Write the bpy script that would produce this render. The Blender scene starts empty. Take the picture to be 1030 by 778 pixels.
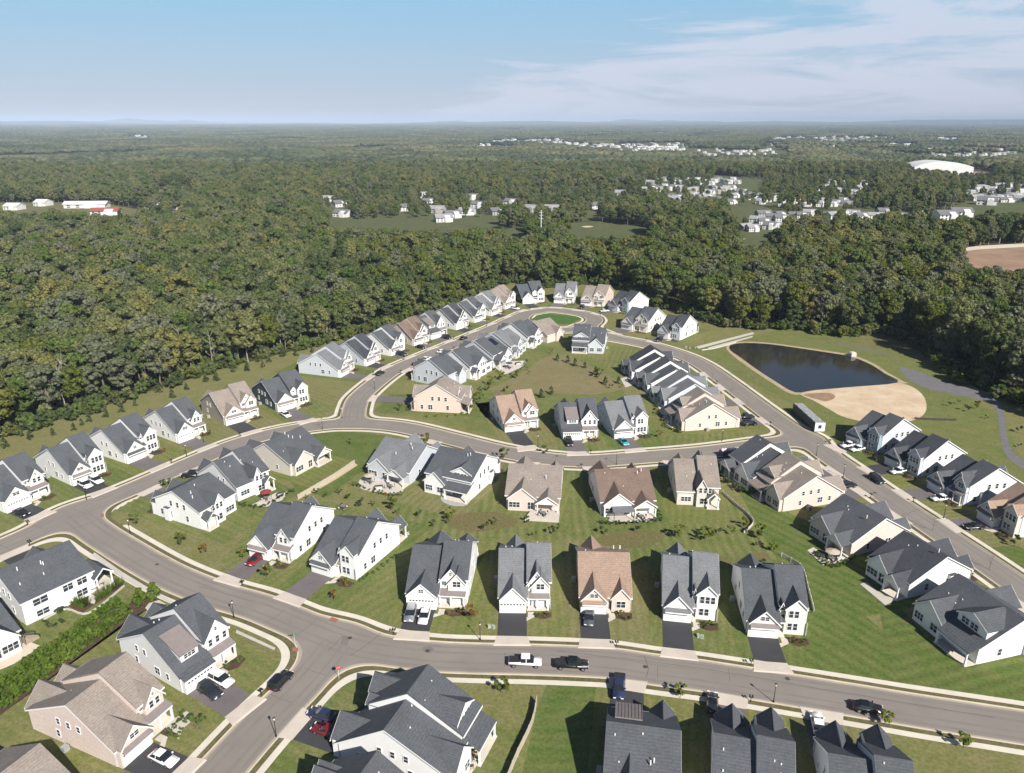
import bpy, math, random
import numpy as np
from mathutils import Vector, Matrix
R=math.radians
rnd=random.Random(7)
sc=bpy.context.scene
# ------------------------------------------------ camera, sky, sun, exposure
CAMH=90.0; FPX=750.0; PITCH=math.atan((389-122.5)/FPX)
cam=bpy.data.cameras.new('camera'); co=bpy.data.objects.new('camera',cam); sc.collection.objects.link(co)
cam.lens=36*FPX/1030; cam.clip_start=0.5; cam.clip_end=90000
co.location=(0,0,CAMH); co.rotation_euler=(R(90)-PITCH,0,0); sc.camera=co
SUN_EL=R(38.0); SUN_AZ=math.atan2(0.506,-0.862)   # direction towards the sun, measured from +Y to +X
sdir=Vector((math.sin(SUN_AZ)*math.cos(SUN_EL),math.cos(SUN_AZ)*math.cos(SUN_EL),math.sin(SUN_EL)))
sl=bpy.data.lights.new('sun','SUN'); sl.energy=5.0; sl.angle=R(0.5); sl.color=(1,.95,.87)
so=bpy.data.objects.new('sun',sl); sc.collection.objects.link(so)
so.rotation_euler=sdir.to_track_quat('Z','Y').to_euler(); so.location=(0,0,300)
w=bpy.data.worlds.new('World'); sc.world=w; w.use_nodes=True
nt=w.node_tree; nt.nodes.clear(); N=nt.nodes.new; L=nt.links.new
out=N('ShaderNodeOutputWorld'); bg=N('ShaderNodeBackground'); bg.inputs[1].default_value=0.05
sky=N('ShaderNodeTexSky'); sky.sky_type='NISHITA'; sky.sun_disc=False
sky.sun_elevation=SUN_EL; sky.sun_rotation=SUN_AZ; sky.altitude=90; sky.dust_density=0.6; sky.ozone_density=2.0
tc=N('ShaderNodeTexCoord'); mp=N('ShaderNodeMapping'); mp.inputs['Scale'].default_value=(1.6,1.6,14); mp.inputs['Rotation'].default_value=(0,R(-9),0); mp.inputs['Location'].default_value=(3.1,0,1.3)
L(tc.outputs['Generated'],mp.inputs[0])
nz=N('ShaderNodeTexNoise'); nz.inputs['Scale'].default_value=2.2; nz.inputs['Detail'].default_value=9; nz.inputs['Roughness'].default_value=.62; nz.inputs['Distortion'].default_value=.8
L(mp.outputs[0],nz.inputs[0])
sp=N('ShaderNodeSeparateXYZ'); L(tc.outputs['Generated'],sp.inputs[0])
lx=N('ShaderNodeMath'); lx.operation='MULTIPLY_ADD'; lx.inputs[1].default_value=.20; lx.inputs[2].default_value=.070; L(sp.outputs[0],lx.inputs[0])
lz=N('ShaderNodeMath'); lz.operation='SUBTRACT'; L(lx.outputs[0],lz.inputs[0]); L(sp.outputs[2],lz.inputs[1])
mx=N('ShaderNodeMapRange'); mx.inputs[1].default_value=-.04; mx.inputs[2].default_value=.05; mx.inputs[3].default_value=-.22; mx.inputs[4].default_value=.13; L(lz.outputs[0],mx.inputs[0])
ad=N('ShaderNodeMath'); ad.operation='ADD'; L(nz.outputs[0],ad.inputs[0]); L(mx.outputs[0],ad.inputs[1])
cr=N('ShaderNodeMapRange'); cr.inputs[1].default_value=.51; cr.inputs[2].default_value=.66; cr.inputs[3].default_value=0; cr.inputs[4].default_value=.72; L(ad.outputs[0],cr.inputs[0])
# a soft veil of haze low over the horizon
vz=N('ShaderNodeMapRange'); vz.inputs[1].default_value=0.14; vz.inputs[2].default_value=.23; vz.inputs[3].default_value=.82; vz.inputs[4].default_value=.0; L(sp.outputs[2],vz.inputs[0])
m1=N('ShaderNodeMixRGB'); L(vz.outputs[0],m1.inputs[0]); L(sky.outputs[0],m1.inputs[1]); vt=N('ShaderNodeMapRange'); vt.inputs[1].default_value=0; vt.inputs[2].default_value=.14; L(sp.outputs[2],vt.inputs[0]); vc=N('ShaderNodeMixRGB'); vc.inputs[1].default_value=(7.0,7.6,9.3,1); vc.inputs[2].default_value=(4.2,8.0,11.2,1); L(vt.outputs[0],vc.inputs[0]); L(vc.outputs[0],m1.inputs[2])
m2=N('ShaderNodeMixRGB'); L(cr.outputs[0],m2.inputs[0]); L(m1.outputs[0],m2.inputs[1]); m2.inputs[2].default_value=(9.2,9.6,11.2,1)
L(m2.outputs[0],bg.inputs[0]); L(bg.outputs[0],out.inputs[0])
sc.view_settings.view_transform='Standard'; sc.view_settings.look='None'; sc.view_settings.gamma=1; sc.view_settings.use_curve_mapping=False
sc.view_settings.exposure=0.62
sc.cycles.max_bounces=5; sc.cycles.diffuse_bounces=1; sc.cycles.glossy_bounces=2; sc.cycles.transmission_bounces=2; sc.cycles.volume_bounces=0; sc.cycles.transparent_max_bounces=4
# ------------------------------------------------ pixel <-> world
def G(px,py,z=0.0):
    x=(px-515)/FPX; y=-(py-389)/FPX; c,s=math.cos(PITCH),math.sin(PITCH)
    d=(x,c+y*s,-s+y*c); t=(CAMH-z)/-d[2]
    return (d[0]*t,d[1]*t)
def P(x,y,z=0.0):
    c,s=math.cos(PITCH),math.sin(PITCH)
    dz=z-CAMH; dep=y*c-dz*s; up=y*s+dz*c
    return (515+FPX*x/dep, 389-FPX*up/dep)
def inpoly(x,y,poly):
    r=False; n=len(poly); j=n-1
    for i in range(n):
        xi,yi=poly[i]; xj,yj=poly[j]
        if (yi>y)!=(yj>y) and x<(xj-xi)*(y-yi)/(yj-yi)+xi: r=not r
        j=i
    return r
def inpoly_np(X,Y,poly):
    r=np.zeros(X.shape,bool); n=len(poly); j=n-1
    for i in range(n):
        xi,yi=poly[i]; xj,yj=poly[j]
        if yi!=yj: r^=((yi>Y)!=(yj>Y))&(X<(xj-xi)*(Y-yi)/(yj-yi)+xi)
        j=i
    return r
# ------------------------------------------------ materials
MATS={}
def mat(name,col,rough=.8,var=.12,scale=1.0,metal=0,bump=0,coords='Object',kind=None,spec=.3,col2=None,detail=4):
    m=bpy.data.materials.new(name); m.use_nodes=True; t=m.node_tree; b=t.nodes['Principled BSDF']
    b.inputs['Roughness'].default_value=rough; b.inputs['Metallic'].default_value=metal
    b.inputs['Specular IOR Level'].default_value=spec
    tcn=t.nodes.new('ShaderNodeTexCoord'); src=tcn.outputs['Object']
    if coords=='World':
        g=t.nodes.new('ShaderNodeNewGeometry'); src=g.outputs['Position']
    n=t.nodes.new('ShaderNodeTexNoise'); n.inputs['Scale'].default_value=scale; n.inputs['Detail'].default_value=detail; n.inputs['Roughness'].default_value=.65
    t.links.new(src,n.inputs[0])
    r=t.nodes.new('ShaderNodeMapRange'); r.inputs[1].default_value=.3; r.inputs[2].default_value=.7; t.links.new(n.outputs[0],r.inputs[0])
    mix=t.nodes.new('ShaderNodeMixRGB'); t.links.new(r.outputs[0],mix.inputs[0])
    c2=col2 or tuple(min(1,c*(1+var)) for c in col); c1=col if col2 else tuple(c*(1-var) for c in col)
    mix.inputs[1].default_value=(*c1,1); mix.inputs[2].default_value=(*c2,1)
    t.links.new(mix.outputs[0],b.inputs['Base Color'])
    if bump:
        bm=t.nodes.new('ShaderNodeBump'); bm.inputs['Strength'].default_value=bump; bm.inputs['Distance'].default_value=.05; t.links.new(n.outputs[0],bm.inputs['Height']); t.links.new(bm.outputs[0],b.inputs['Normal'])
    m['mix']=mix.name; MATS[name]=m; return m
def roofmat(name,col):
    m=mat(name,col,.95,.10,.35,spec=.15); t=m.node_tree; b=t.nodes['Principled BSDF']; base=t.nodes[m['mix']]
    tcn=[n for n in t.nodes if n.type=='TEX_COORD'][0]
    n2=t.nodes.new('ShaderNodeTexNoise'); n2.inputs['Scale'].default_value=2.6; n2.inputs['Detail'].default_value=3
    mpn=t.nodes.new('ShaderNodeMapping'); mpn.inputs['Scale'].default_value=(1,1,2.4); t.links.new(tcn.outputs['Object'],mpn.inputs[0]); t.links.new(mpn.outputs[0],n2.inputs[0])
    r=t.nodes.new('ShaderNodeMapRange'); r.inputs[1].default_value=.3; r.inputs[2].default_value=.7; r.inputs[3].default_value=.82; r.inputs[4].default_value=1.18; t.links.new(n2.outputs[0],r.inputs[0])
    mu=t.nodes.new('ShaderNodeMixRGB'); mu.blend_type='MULTIPLY'; mu.inputs[0].default_value=1; t.links.new(base.outputs[0],mu.inputs[1]); t.links.new(r.outputs[0],mu.inputs[2])
    wv=t.nodes.new('ShaderNodeTexWave'); wv.bands_direction='Z'; wv.inputs['Scale'].default_value=1.5; wv.inputs['Distortion'].default_value=.6; t.links.new(tcn.outputs['Object'],wv.inputs[0])
    r2=t.nodes.new('ShaderNodeMapRange'); r2.inputs[3].default_value=.9; r2.inputs[4].default_value=1.06; t.links.new(wv.outputs[0],r2.inputs[0])
    mu2=t.nodes.new('ShaderNodeMixRGB'); mu2.blend_type='MULTIPLY'; mu2.inputs[0].default_value=1; t.links.new(mu.outputs[0],mu2.inputs[1]); t.links.new(r2.outputs[0],mu2.inputs[2])
    t.links.new(mu2.outputs[0],b.inputs['Base Color']); return m
def sidingmat(name,col):
    m=mat(name,col,.6,.035,.6,spec=.3); t=m.node_tree; b=t.nodes['Principled BSDF']
    tcn=[n for n in t.nodes if n.type=='TEX_COORD'][0]
    wv=t.nodes.new('ShaderNodeTexWave'); wv.wave_profile='SAW'; wv.bands_direction='Z'; wv.inputs['Scale'].default_value=1.6; t.links.new(tcn.outputs['Object'],wv.inputs[0])
    bm=t.nodes.new('ShaderNodeBump'); bm.inputs['Strength'].default_value=.5; bm.inputs['Distance'].default_value=.03; t.links.new(wv.outputs[0],bm.inputs['Height']); t.links.new(bm.outputs[0],b.inputs['Normal'])
    return m
def grassmat(name,c1,c2,c3,stripe=None,sw=.55,amt=.16):
    """lawn: two noise scales between three greens, optional mowing stripes along an angle"""
    m=bpy.data.materials.new(name); m.use_nodes=True; t=m.node_tree; b=t.nodes['Principled BSDF']; b.inputs['Roughness'].default_value=1; b.inputs['Specular IOR Level'].default_value=.1
    g=t.nodes.new('ShaderNodeNewGeometry')
    def noise(s,lo=.35,hi=.65,d=5):
        n=t.nodes.new('ShaderNodeTexNoise'); n.inputs['Scale'].default_value=s; n.inputs['Detail'].default_value=d; n.inputs['Roughness'].default_value=.7; t.links.new(g.outputs['Position'],n.inputs[0])
        r=t.nodes.new('ShaderNodeMapRange'); r.inputs[1].default_value=lo; r.inputs[2].default_value=hi; t.links.new(n.outputs[0],r.inputs[0]); return r.outputs[0]
    a=t.nodes.new('ShaderNodeMixRGB'); a.inputs[1].default_value=(*c1,1); a.inputs[2].default_value=(*c2,1); t.links.new(noise(.045),a.inputs[0])
    c=t.nodes.new('ShaderNodeMixRGB'); c.inputs[2].default_value=(*c3,1); t.links.new(a.outputs[0],c.inputs[1]); 
    h=t.nodes.new('ShaderNodeMath'); h.operation='MULTIPLY'; h.inputs[1].default_value=.8; t.links.new(noise(.28,.38,.66,9),h.inputs[0]); t.links.new(h.outputs[0],c.inputs[0])
    fine=t.nodes.new('ShaderNodeMapRange'); fine.inputs[3].default_value=.72; fine.inputs[4].default_value=1.26; t.links.new(noise(1.7,.3,.7,3),fine.inputs[0])
    mu=t.nodes.new('ShaderNodeMixRGB'); mu.blend_type='MULTIPLY'; mu.inputs[0].default_value=1; t.links.new(c.outputs[0],mu.inputs[1]); t.links.new(fine.outputs[0],mu.inputs[2]); last=mu.outputs[0]
    if stripe is not None:
        mpn=t.nodes.new('ShaderNodeMapping'); mpn.inputs['Rotation'].default_value=(0,0,-stripe); t.links.new(g.outputs['Position'],mpn.inputs[0])
        wv=t.nodes.new('ShaderNodeTexWave'); wv.bands_direction='Y'; wv.inputs['Scale'].default_value=sw*.314; wv.inputs['Distortion'].default_value=3.0; wv.inputs['Detail'].default_value=3; wv.inputs['Detail Scale'].default_value=.4; t.links.new(mpn.outputs[0],wv.inputs[0])
        r=t.nodes.new('ShaderNodeMapRange'); r.inputs[3].default_value=1-amt; r.inputs[4].default_value=1+amt; t.links.new(wv.outputs[0],r.inputs[0])
        m2=t.nodes.new('ShaderNodeMixRGB'); m2.blend_type='MULTIPLY'; m2.inputs[0].default_value=1; t.links.new(last,m2.inputs[1]); t.links.new(r.outputs[0],m2.inputs[2]); last=m2.outputs[0]
    t.links.new(last,b.inputs['Base Color']); MATS[name]=m; return m
def leafmat(name,cols,trans=.38,wscale=.012,bark=None):
    """foliage: colour by per-tree random and slow world noise"""
    m=bpy.data.materials.new(name); m.use_nodes=True; t=m.node_tree; t.nodes.clear()
    o=t.nodes.new('ShaderNodeOutputMaterial'); oi=t.nodes.new('ShaderNodeObjectInfo'); g=t.nodes.new('ShaderNodeNewGeometry')
    n=t.nodes.new('ShaderNodeTexNoise'); n.inputs['Scale'].default_value=wscale; n.inputs['Detail'].default_value=3; t.links.new(g.outputs['Position'],n.inputs[0])
    n2=t.nodes.new('ShaderNodeTexNoise'); n2.inputs['Scale'].default_value=.22; n2.inputs['Detail'].default_value=2; t.links.new(g.outputs['Position'],n2.inputs[0])
    def math_(op,a,b):
        q=t.nodes.new('ShaderNodeMath'); q.operation=op
        for i,v in enumerate((a,b)):
            if isinstance(v,(int,float)): q.inputs[i].default_value=v
            else: t.links.new(v,q.inputs[i])
        return q.outputs[0]
    f=math_('ADD',math_('MULTIPLY',oi.outputs['Random'],.55),math_('MULTIPLY',math_('SUBTRACT',n.outputs[0],.28),1.0))
    f=math_('ADD',f,math_('MULTIPLY',math_('SUBTRACT',n2.outputs[0],.5),.5))
    r=t.nodes.new('ShaderNodeValToRGB'); e=r.color_ramp.elements
    e[0].position=0; e[0].color=(*cols[0],1); e[1].position=1; e[1].color=(*cols[-1],1)
    for i,cc in enumerate(cols[1:-1]):
        k=e.new((i+1)/(len(cols)-1)); k.color=(*cc,1)
    t.links.new(f,r.inputs[0])
    br=t.nodes.new('ShaderNodeMixRGB'); br.blend_type='MULTIPLY'; br.inputs[0].default_value=1; t.links.new(r.outputs[0],br.inputs[1])
    n3=t.nodes.new('ShaderNodeTexNoise'); n3.inputs['Scale'].default_value=.9; n3.inputs['Detail'].default_value=3; t.links.new(g.outputs['Position'],n3.inputs[0])
    mr=t.nodes.new('ShaderNodeMapRange'); mr.inputs[1].default_value=.3; mr.inputs[2].default_value=.7; mr.inputs[3].default_value=.6; mr.inputs[4].default_value=1.45; t.links.new(n3.outputs[0],mr.inputs[0]); t.links.new(mr.outputs[0],br.inputs[2])
    d=t.nodes.new('ShaderNodeBsdfDiffuse'); tr=t.nodes.new('ShaderNodeBsdfTranslucent'); mx=t.nodes.new('ShaderNodeMixShader'); mx.inputs[0].default_value=trans
    t.links.new(br.outputs[0],d.inputs[0]); t.links.new(br.outputs[0],tr.inputs[0]); t.links.new(d.outputs[0],mx.inputs[1]); t.links.new(tr.outputs[0],mx.inputs[2]); t.links.new(mx.outputs[0],o.inputs[0])
    MATS[name]=m; return m
# ------------------------------------------------ mesh helpers
class MB:
    def __init__(s): s.v=[]; s.f=[]; s.m=[]
    def add(s,vs,fs,mi=0):
        o=len(s.v); s.v+=[tuple(map(float,v)) for v in vs]; s.f+=[tuple(i+o for i in f) for f in fs]; s.m+=[mi]*len(fs); return s
    def box(s,x0,x1,y0,y1,z0,z1,mi=0):
        return s.add([(x0,y0,z0),(x1,y0,z0),(x1,y1,z0),(x0,y1,z0),(x0,y0,z1),(x1,y0,z1),(x1,y1,z1),(x0,y1,z1)],
            [(0,3,2,1),(4,5,6,7),(0,1,5,4),(1,2,6,5),(2,3,7,6),(3,0,4,7)],mi)
    def prism(s,prof,a0,a1,axis='x',mi=0):
        """profile polygon (u,z) extruded along axis; u is the other horizontal axis"""
        n=len(prof)
        f=(lambda u,z,a:(a,u,z)) if axis=='x' else (lambda u,z,a:(u,a,z))
        vs=[f(u,z,a0) for u,z in prof]+[f(u,z,a1) for u,z in prof]
        return s.add(vs,[tuple(range(n)),tuple(range(2*n-1,n-1,-1))]+[(i,i+n,(i+1)%n+n,(i+1)%n) for i in range(n)],mi)
    def poly(s,pts,z0,z1,mi=0):
        n=len(pts); return s.add([(x,y,z0) for x,y in pts]+[(x,y,z1) for x,y in pts],[tuple(range(n-1,-1,-1)),tuple(range(n,2*n))]+[(i,(i+1)%n,(i+1)%n+n,i+n) for i in range(n)],mi)
    def sheet(s,p00,p10,p11,p01,th,mi=0):
        a=[Vector(p) for p in (p00,p10,p11,p01)]; n=(a[1]-a[0]).cross(a[3]-a[0]).normalized()
        if n.z<0: n=-n
        b=[p-n*th for p in a]
        return s.add([tuple(p) for p in a+b],[(0,1,2,3),(7,6,5,4),(0,4,5,1),(1,5,6,2),(2,6,7,3),(3,7,4,0)],mi)
    def tube(s,p,q,r0,r1,n=8,mi=0):
        p=Vector(p);q=Vector(q);d=(q-p).normalized(); u=d.orthogonal().normalized(); v=d.cross(u)
        vs=[tuple(c+(u*math.cos(2*math.pi*i/n)+v*math.sin(2*math.pi*i/n))*r) for c,r in((p,r0),(q,r1)) for i in range(n)]
        return s.add(vs,[(i,(i+1)%n,(i+1)%n+n,i+n) for i in range(n)]+[tuple(range(n-1,-1,-1)),tuple(range(n,2*n))],mi)
    def ball(s,c,r,mi=0,sub=1,jit=0,sq=(1,1,1),rn=rnd):
        vs,fs=ICO[sub]; 
        return s.add([(c[0]+x*r*sq[0]*(1+rn.uniform(-jit,jit)),c[1]+y*r*sq[1]*(1+rn.uniform(-jit,jit)),c[2]+z*r*sq[2]*(1+rn.uniform(-jit,jit))) for x,y,z in vs],fs,mi)
    def mesh(s,name,mats,smooth=False):
        me=bpy.data.meshes.new(name); me.from_pydata(s.v,[],s.f)
        for m in (mats if isinstance(mats,(list,tuple)) else [mats]): me.materials.append(m)
        me.polygons.foreach_set('material_index',s.m)
        if smooth: me.polygons.foreach_set('use_smooth',[True]*len(me.polygons))
        me.update(); return me
def _ico():
    import bmesh
    r={}
    for k in (0,1,2):
        bm=bmesh.new(); bmesh.ops.create_icosphere(bm,subdivisions=k+1 if k else 1,radius=1)
        r[k]=([tuple(v.co) for v in bm.verts],[tuple(v.index for v in f.verts) for f in bm.faces]); bm.free()
    return r
ICO=_ico()
def fixn(me):
    import bmesh
    bm=bmesh.new(); bm.from_mesh(me); bmesh.ops.recalc_face_normals(bm,faces=bm.faces); bm.to_mesh(me); bm.free(); return me
col=sc.collection
def link(name,me,parent=None,loc=(0,0,0),rz=0,scale=None,rot=None):
    o=bpy.data.objects.new(name,me); col.objects.link(o); o.location=loc
    o.rotation_euler=rot or (0,0,rz)
    if scale is not None: o.scale=scale if hasattr(scale,'__len__') else (scale,)*3
    if parent: o.parent=parent
    return o
def thing(name,label,cat,loc=(0,0,0),rz=0,group=None,me=None,scale=None):
    o=link(name,me,None,loc,rz,scale); o['label']=label; o['category']=cat
    if group: o['group']=group
    return o
def structure(name,me,kind='structure'):
    o=link(name,me); o['kind']=kind; return o
def flat(name,polys,z,m,kind='structure',px=True):
    """flat sheet(s) on the ground from polygons given in photo pixels or metres"""
    import bmesh
    bm=bmesh.new()
    for p in polys:
        pts=[G(*q) for q in p] if px else p
        vs=[bm.verts.new((x,y,z)) for x,y in pts]
        try: bm.faces.new(vs)
        except ValueError: pass
    bmesh.ops.triangulate(bm,faces=bm.faces)
    for f in bm.faces:
        f.normal_update()
        if f.normal.z<0: f.normal_flip()
    me=bpy.data.meshes.new(name); bm.to_mesh(me); bm.free(); me.materials.append(m)
    return structure(name,me,kind)
def smoothpoly(pts,n=5,closed=True):
    out=[]; k=len(pts); rng=range(k if closed else k-1)
    for i in rng:
        if closed: p0,p1,p2,p3=pts[i-1],pts[i],pts[(i+1)%k],pts[(i+2)%k]
        else: p0,p1,p2,p3=pts[max(i-1,0)],pts[i],pts[i+1],pts[min(i+2,k-1)]
        for j in range(n):
            t=j/n; out.append(tuple(.5*(2*b+(c-a)*t+(2*a-5*b+4*c-d)*t*t+(-a+3*b-3*c+d)*t**3) for a,b,c,d in zip(p0,p1,p2,p3)))
    if not closed: out.append(tuple(pts[-1]))
    return out
# palette
WHITE=sidingmat('white_siding',(.80,.80,.79)); PALE=sidingmat('pale_grey_siding',(.52,.55,.60)); TAUPE=sidingmat('taupe_siding',(.42,.36,.31))
GREIGE=sidingmat('greige_siding',(.60,.56,.50)); NAVY=sidingmat('charcoal_siding',(.07,.085,.11)); BLUEG=sidingmat('blue_grey_siding',(.30,.37,.44)); CREAM=sidingmat('cream_siding',(.74,.70,.62))
BRICK=mat('pink_brick',(.62,.49,.42),.85,.16,3.2); STONE=mat('tan_stone',(.45,.40,.34),.9,.3,2.2); PINKB=mat('pale_brick',(.60,.50,.45),.85,.12,2.5)
TRIM=mat('white_trim',(.74,.74,.73),.5,.03,1); GLASS=mat('window_glass',(.03,.038,.05),.08,.3,.4,spec=.6); GARAGE=mat('garage_white',(.80,.80,.78),.5,.03,1)
R_CH=roofmat('charcoal_shingles',(.082,.088,.098)); R_GR=roofmat('grey_shingles',(.155,.160,.170)); R_BR=roofmat('brown_shingles',(.165,.120,.098)); R_TN=roofmat('tan_shingles',(.285,.205,.158)); R_TP=roofmat('taupe_shingles',(.235,.200,.175)); R_BK=roofmat('dark_shingles',(.058,.062,.072))
PORCHR=mat('metal_porch_roof',(.20,.17,.165),.6,.1,1); DARK=mat('dark_recess',(.03,.03,.035),.8,.1,1)
ASPH=mat('asphalt_street',(.212,.188,.168),.95,.10,.11,coords='World',detail=8); DRIVE=mat('driveway_asphalt',(.135,.118,.120),.95,.12,.2,coords='World'); DRIVED=mat('new_driveway_asphalt',(.045,.045,.05),.9,.12,.2,coords='World')
CONC=mat('concrete',(.58,.53,.45),.9,.10,.25,coords='World',detail=6); KERBM=mat('kerb_concrete',(.54,.47,.35),.9,.1,.3,coords='World'); PATIO=mat('patio_paving',(.50,.45,.40),.9,.12,1.2,coords='World'); MULCH=mat('mulch',(.075,.045,.03),1,.3,1.5,coords='World')
BLACKM=mat('black_metal',(.02,.02,.022),.5,.1,1); WOOD=mat('weathered_wood',(.32,.26,.20),.9,.2,2)
BARK=mat('bark',(.16,.13,.10),.95,.25,1.5); PALEBARK=mat('pale_bark',(.27,.245,.205),.95,.2,1.5)
LEAF=leafmat('woodland_leaves',[(.085,.106,.044),(.112,.140,.052),(.146,.172,.062),(.178,.192,.086),(.215,.210,.068),(.22,.178,.082)])
LEAFG=leafmat('green_leaves',[(.09,.135,.036),(.115,.158,.044),(.14,.175,.052)]); LEAFD=leafmat('dark_leaves',[(.064,.090,.036),(.082,.110,.044),(.104,.128,.052)])
LEAFY=leafmat('yellow_green_leaves',[(.10,.13,.026),(.135,.155,.035),(.16,.15,.04)]); LEAFP=leafmat('grey_green_leaves',[(.135,.158,.09),(.165,.18,.105),(.19,.195,.12)])
LEAFB=leafmat('young_leaves',[(.12,.165,.03),(.165,.195,.035),(.20,.205,.04)]); LEAFH=leafmat('hedge_leaves',[(.09,.15,.022),(.115,.17,.028),(.135,.185,.035)]); LEAFR=leafmat('rusty_leaves',[(.20,.11,.03),(.25,.15,.04)])
# ------------------------------------------------ ground
g=MB(); S=60000
g.add([(-S,-200,0),(S,-200,0),(S,S,0),(-S,S,0)],[(0,1,2,3)])
GRASS=grassmat('lawn_grass',(.125,.138,.040),(.155,.155,.058),(.20,.175,.085))
NEAR=grassmat('far_ground',(.060,.078,.028),(.09,.10,.04),(.12,.115,.06))
structure('ground',g.mesh('ground',NEAR))
flat('lawn',[[(-400,1100),(-400,430),(0,380),(480,275),(760,275),(1130,330),(1430,430),(1430,1100)]],.006,GRASS)
# road distance field with smooth unions, iso-bands for asphalt, kerb, pavement
def px_line(p,n=6): return np.array(smoothpoly([G(*q) for q in p],n,closed=False))
HW=3.9
R1=px_line([(-80,588),(-20,560),(30,538),(75,516),(140,489),(185,469),(238,447),(285,434),(335,427),(375,427),(410,431),(455,442),(503,454),(545,461),(590,464),(650,460),(705,455.5),(760,448.5),(812,441)])
R3=px_line([(618,340.5),(650,346.5),(680,355.5),(704,366),(730,384),(757,404.5),(784,424.5),(812,443),(836,461),(862,479),(892,500),(938,531),(990,566),(1040,601),(1110,650)])
r2a=[(385,372.7),(414.8,359.3),(449.5,345.4),(472,336),(495,326.6),(509.5,320),(522,314.6)]
le=np.array([G(*q) for q in r2a]); tg=np.gradient(le,axis=0); tg/=np.linalg.norm(tg,axis=1)[:,None]; off=le+np.stack([tg[:,1],-tg[:,0]],1)*HW
R2=np.array(smoothpoly([G(355,424),G(357,410),G(364.5,397)]+[tuple(p) for p in off],5,closed=False))
LOOP=np.array(smoothpoly([tuple(off[-1]),G(536,314.2),G(553,311.8),G(575,314),(G(592,317.5)),G(598,322.5),G(590,328.5),G(572,332),G(552,331),G(534,327),G(524,321.5)],5,closed=True)); LOOP=np.vstack([LOOP,LOOP[:1]])
LNK=px_line([(588,328.5),(602,334),(618,340.5)])
R4=px_line([(74,517),(95,534),(118,549),(166,577),(215,597.5),(260,611),(304,629),(340,643),(372,652),(430,660),(480,662.5),(530,663.5),(585,665.5),(618,667.7),(660,674),(700,679),(745,686),(800,695),(870,706.5),(930,716.5),(1030,732),(1110,745)])
R5=px_line([(338,648),(318,673),(298,695),(264,729),(227,770),(190,812),(150,860)])
ROADS=[R1,R3,R2,LOOP,LNK,R4,R5]
def segd(X,Y,line):
    d=np.full(X.shape,1e9)
    for (ax,ay),(bx,by) in zip(line[:-1],line[1:]):
        vx,vy=bx-ax,by-ay; t=np.clip(((X-ax)*vx+(Y-ay)*vy)/(vx*vx+vy*vy+1e-9),0,1)
        d=np.minimum(d,np.hypot(X-ax-t*vx,Y-ay-t*vy))
    return d-HW
def smin(a,b,k):
    h=np.clip(.5+.5*(b-a)/k,0,1); return b*(1-h)+a*h-k*h*(1-h)
def roadsdf(X,Y):
    main=np.minimum(segd(X,Y,R3),segd(X,Y,LNK))
    d=smin(main,segd(X,Y,R1),4.5); d=smin(d,np.minimum(segd(X,Y,LOOP),segd(X,Y,R2)),3.5)
    e=smin(segd(X,Y,R4),segd(X,Y,R5),7.0)
    return smin(d,e,7.0)
allp=np.vstack(ROADS); CELL=.75
gx=np.arange(max(-190,allp[:,0].min()-8),min(300,allp[:,0].max()+8),CELL); gy=np.arange(max(60,allp[:,1].min()-8),allp[:,1].max()+8,CELL)
GX,GY=np.meshgrid(gx,gy,indexing='ij'); SD=np.empty(GX.shape)
for i0 in range(0,GX.shape[0],120): SD[i0:i0+120]=roadsdf(GX[i0:i0+120],GY[i0:i0+120])
def sdf_at(x,y):
    i=int((x-gx[0])/CELL); j=int((y-gy[0])/CELL)
    if 0<=i<len(gx)-1 and 0<=j<len(gy)-1:
        u=(x-gx[0])/CELL-i; v=(y-gy[0])/CELL-j
        return SD[i,j]*(1-u)*(1-v)+SD[i+1,j]*u*(1-v)+SD[i,j+1]*(1-u)*v+SD[i+1,j+1]*u*v
    return 99.
def clip(poly,thr,sign):
    out=[]; n=len(poly)
    for i in range(n):
        a=poly[i]; b=poly[(i+1)%n]; da=(a[2]-thr)*sign; db=(b[2]-thr)*sign
        if da>=0: out.append(a)
        if (da>=0)!=(db>=0):
            t=da/(da-db); out.append(tuple(a[k]+(b[k]-a[k])*t for k in range(3)))
    return out
def band(name,lo,hi,z,m,skirt=0,mask=None):
    mb=MB(); F=SD
    mn=np.minimum(np.minimum(F[:-1,:-1],F[1:,:-1]),np.minimum(F[:-1,1:],F[1:,1:])); mxx=np.maximum(np.maximum(F[:-1,:-1],F[1:,:-1]),np.maximum(F[:-1,1:],F[1:,1:]))
    idx=np.argwhere((mxx>lo)&(mn<hi))
    for i,j in idx:
        x0,x1,y0,y1=gx[i],gx[i+1],gy[j],gy[j+1]
        if mask and mask((x0+x1)/2,(y0+y1)/2): continue
        q=[(x0,y0,F[i,j]),(x1,y0,F[i+1,j]),(x1,y1,F[i+1,j+1]),(x0,y1,F[i,j+1])]
        if mn[i,j]<lo: q=clip(q,lo,1)
        if len(q)>2 and mxx[i,j]>hi: q=clip(q,hi,-1)
        if len(q)<3: continue
        n=len(q); mb.add([(p[0],p[1],z) for p in q],[tuple(range(n))])
        if skirt:
            for k in range(n):
                a,b=q[k],q[(k+1)%n]
                for t_ in (lo,hi):
                    if abs(a[2]-t_)<1e-6 and abs(b[2]-t_)<1e-6: mb.add([(a[0],a[1],z),(b[0],b[1],z),(b[0],b[1],z-skirt),(a[0],a[1],z-skirt)],[(0,1,2,3),(3,2,1,0)][:1])
    return structure(name,mb.mesh(name,m))
band('road',-50,.02,.03,ASPH)
band('gutter',-.42,.03,.034,mat('gutter_concrete',(.34,.29,.24),.9,.1,.3,coords='World'))
band('kerb',0.03,.24,.15,KERBM,skirt=.15)
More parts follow.
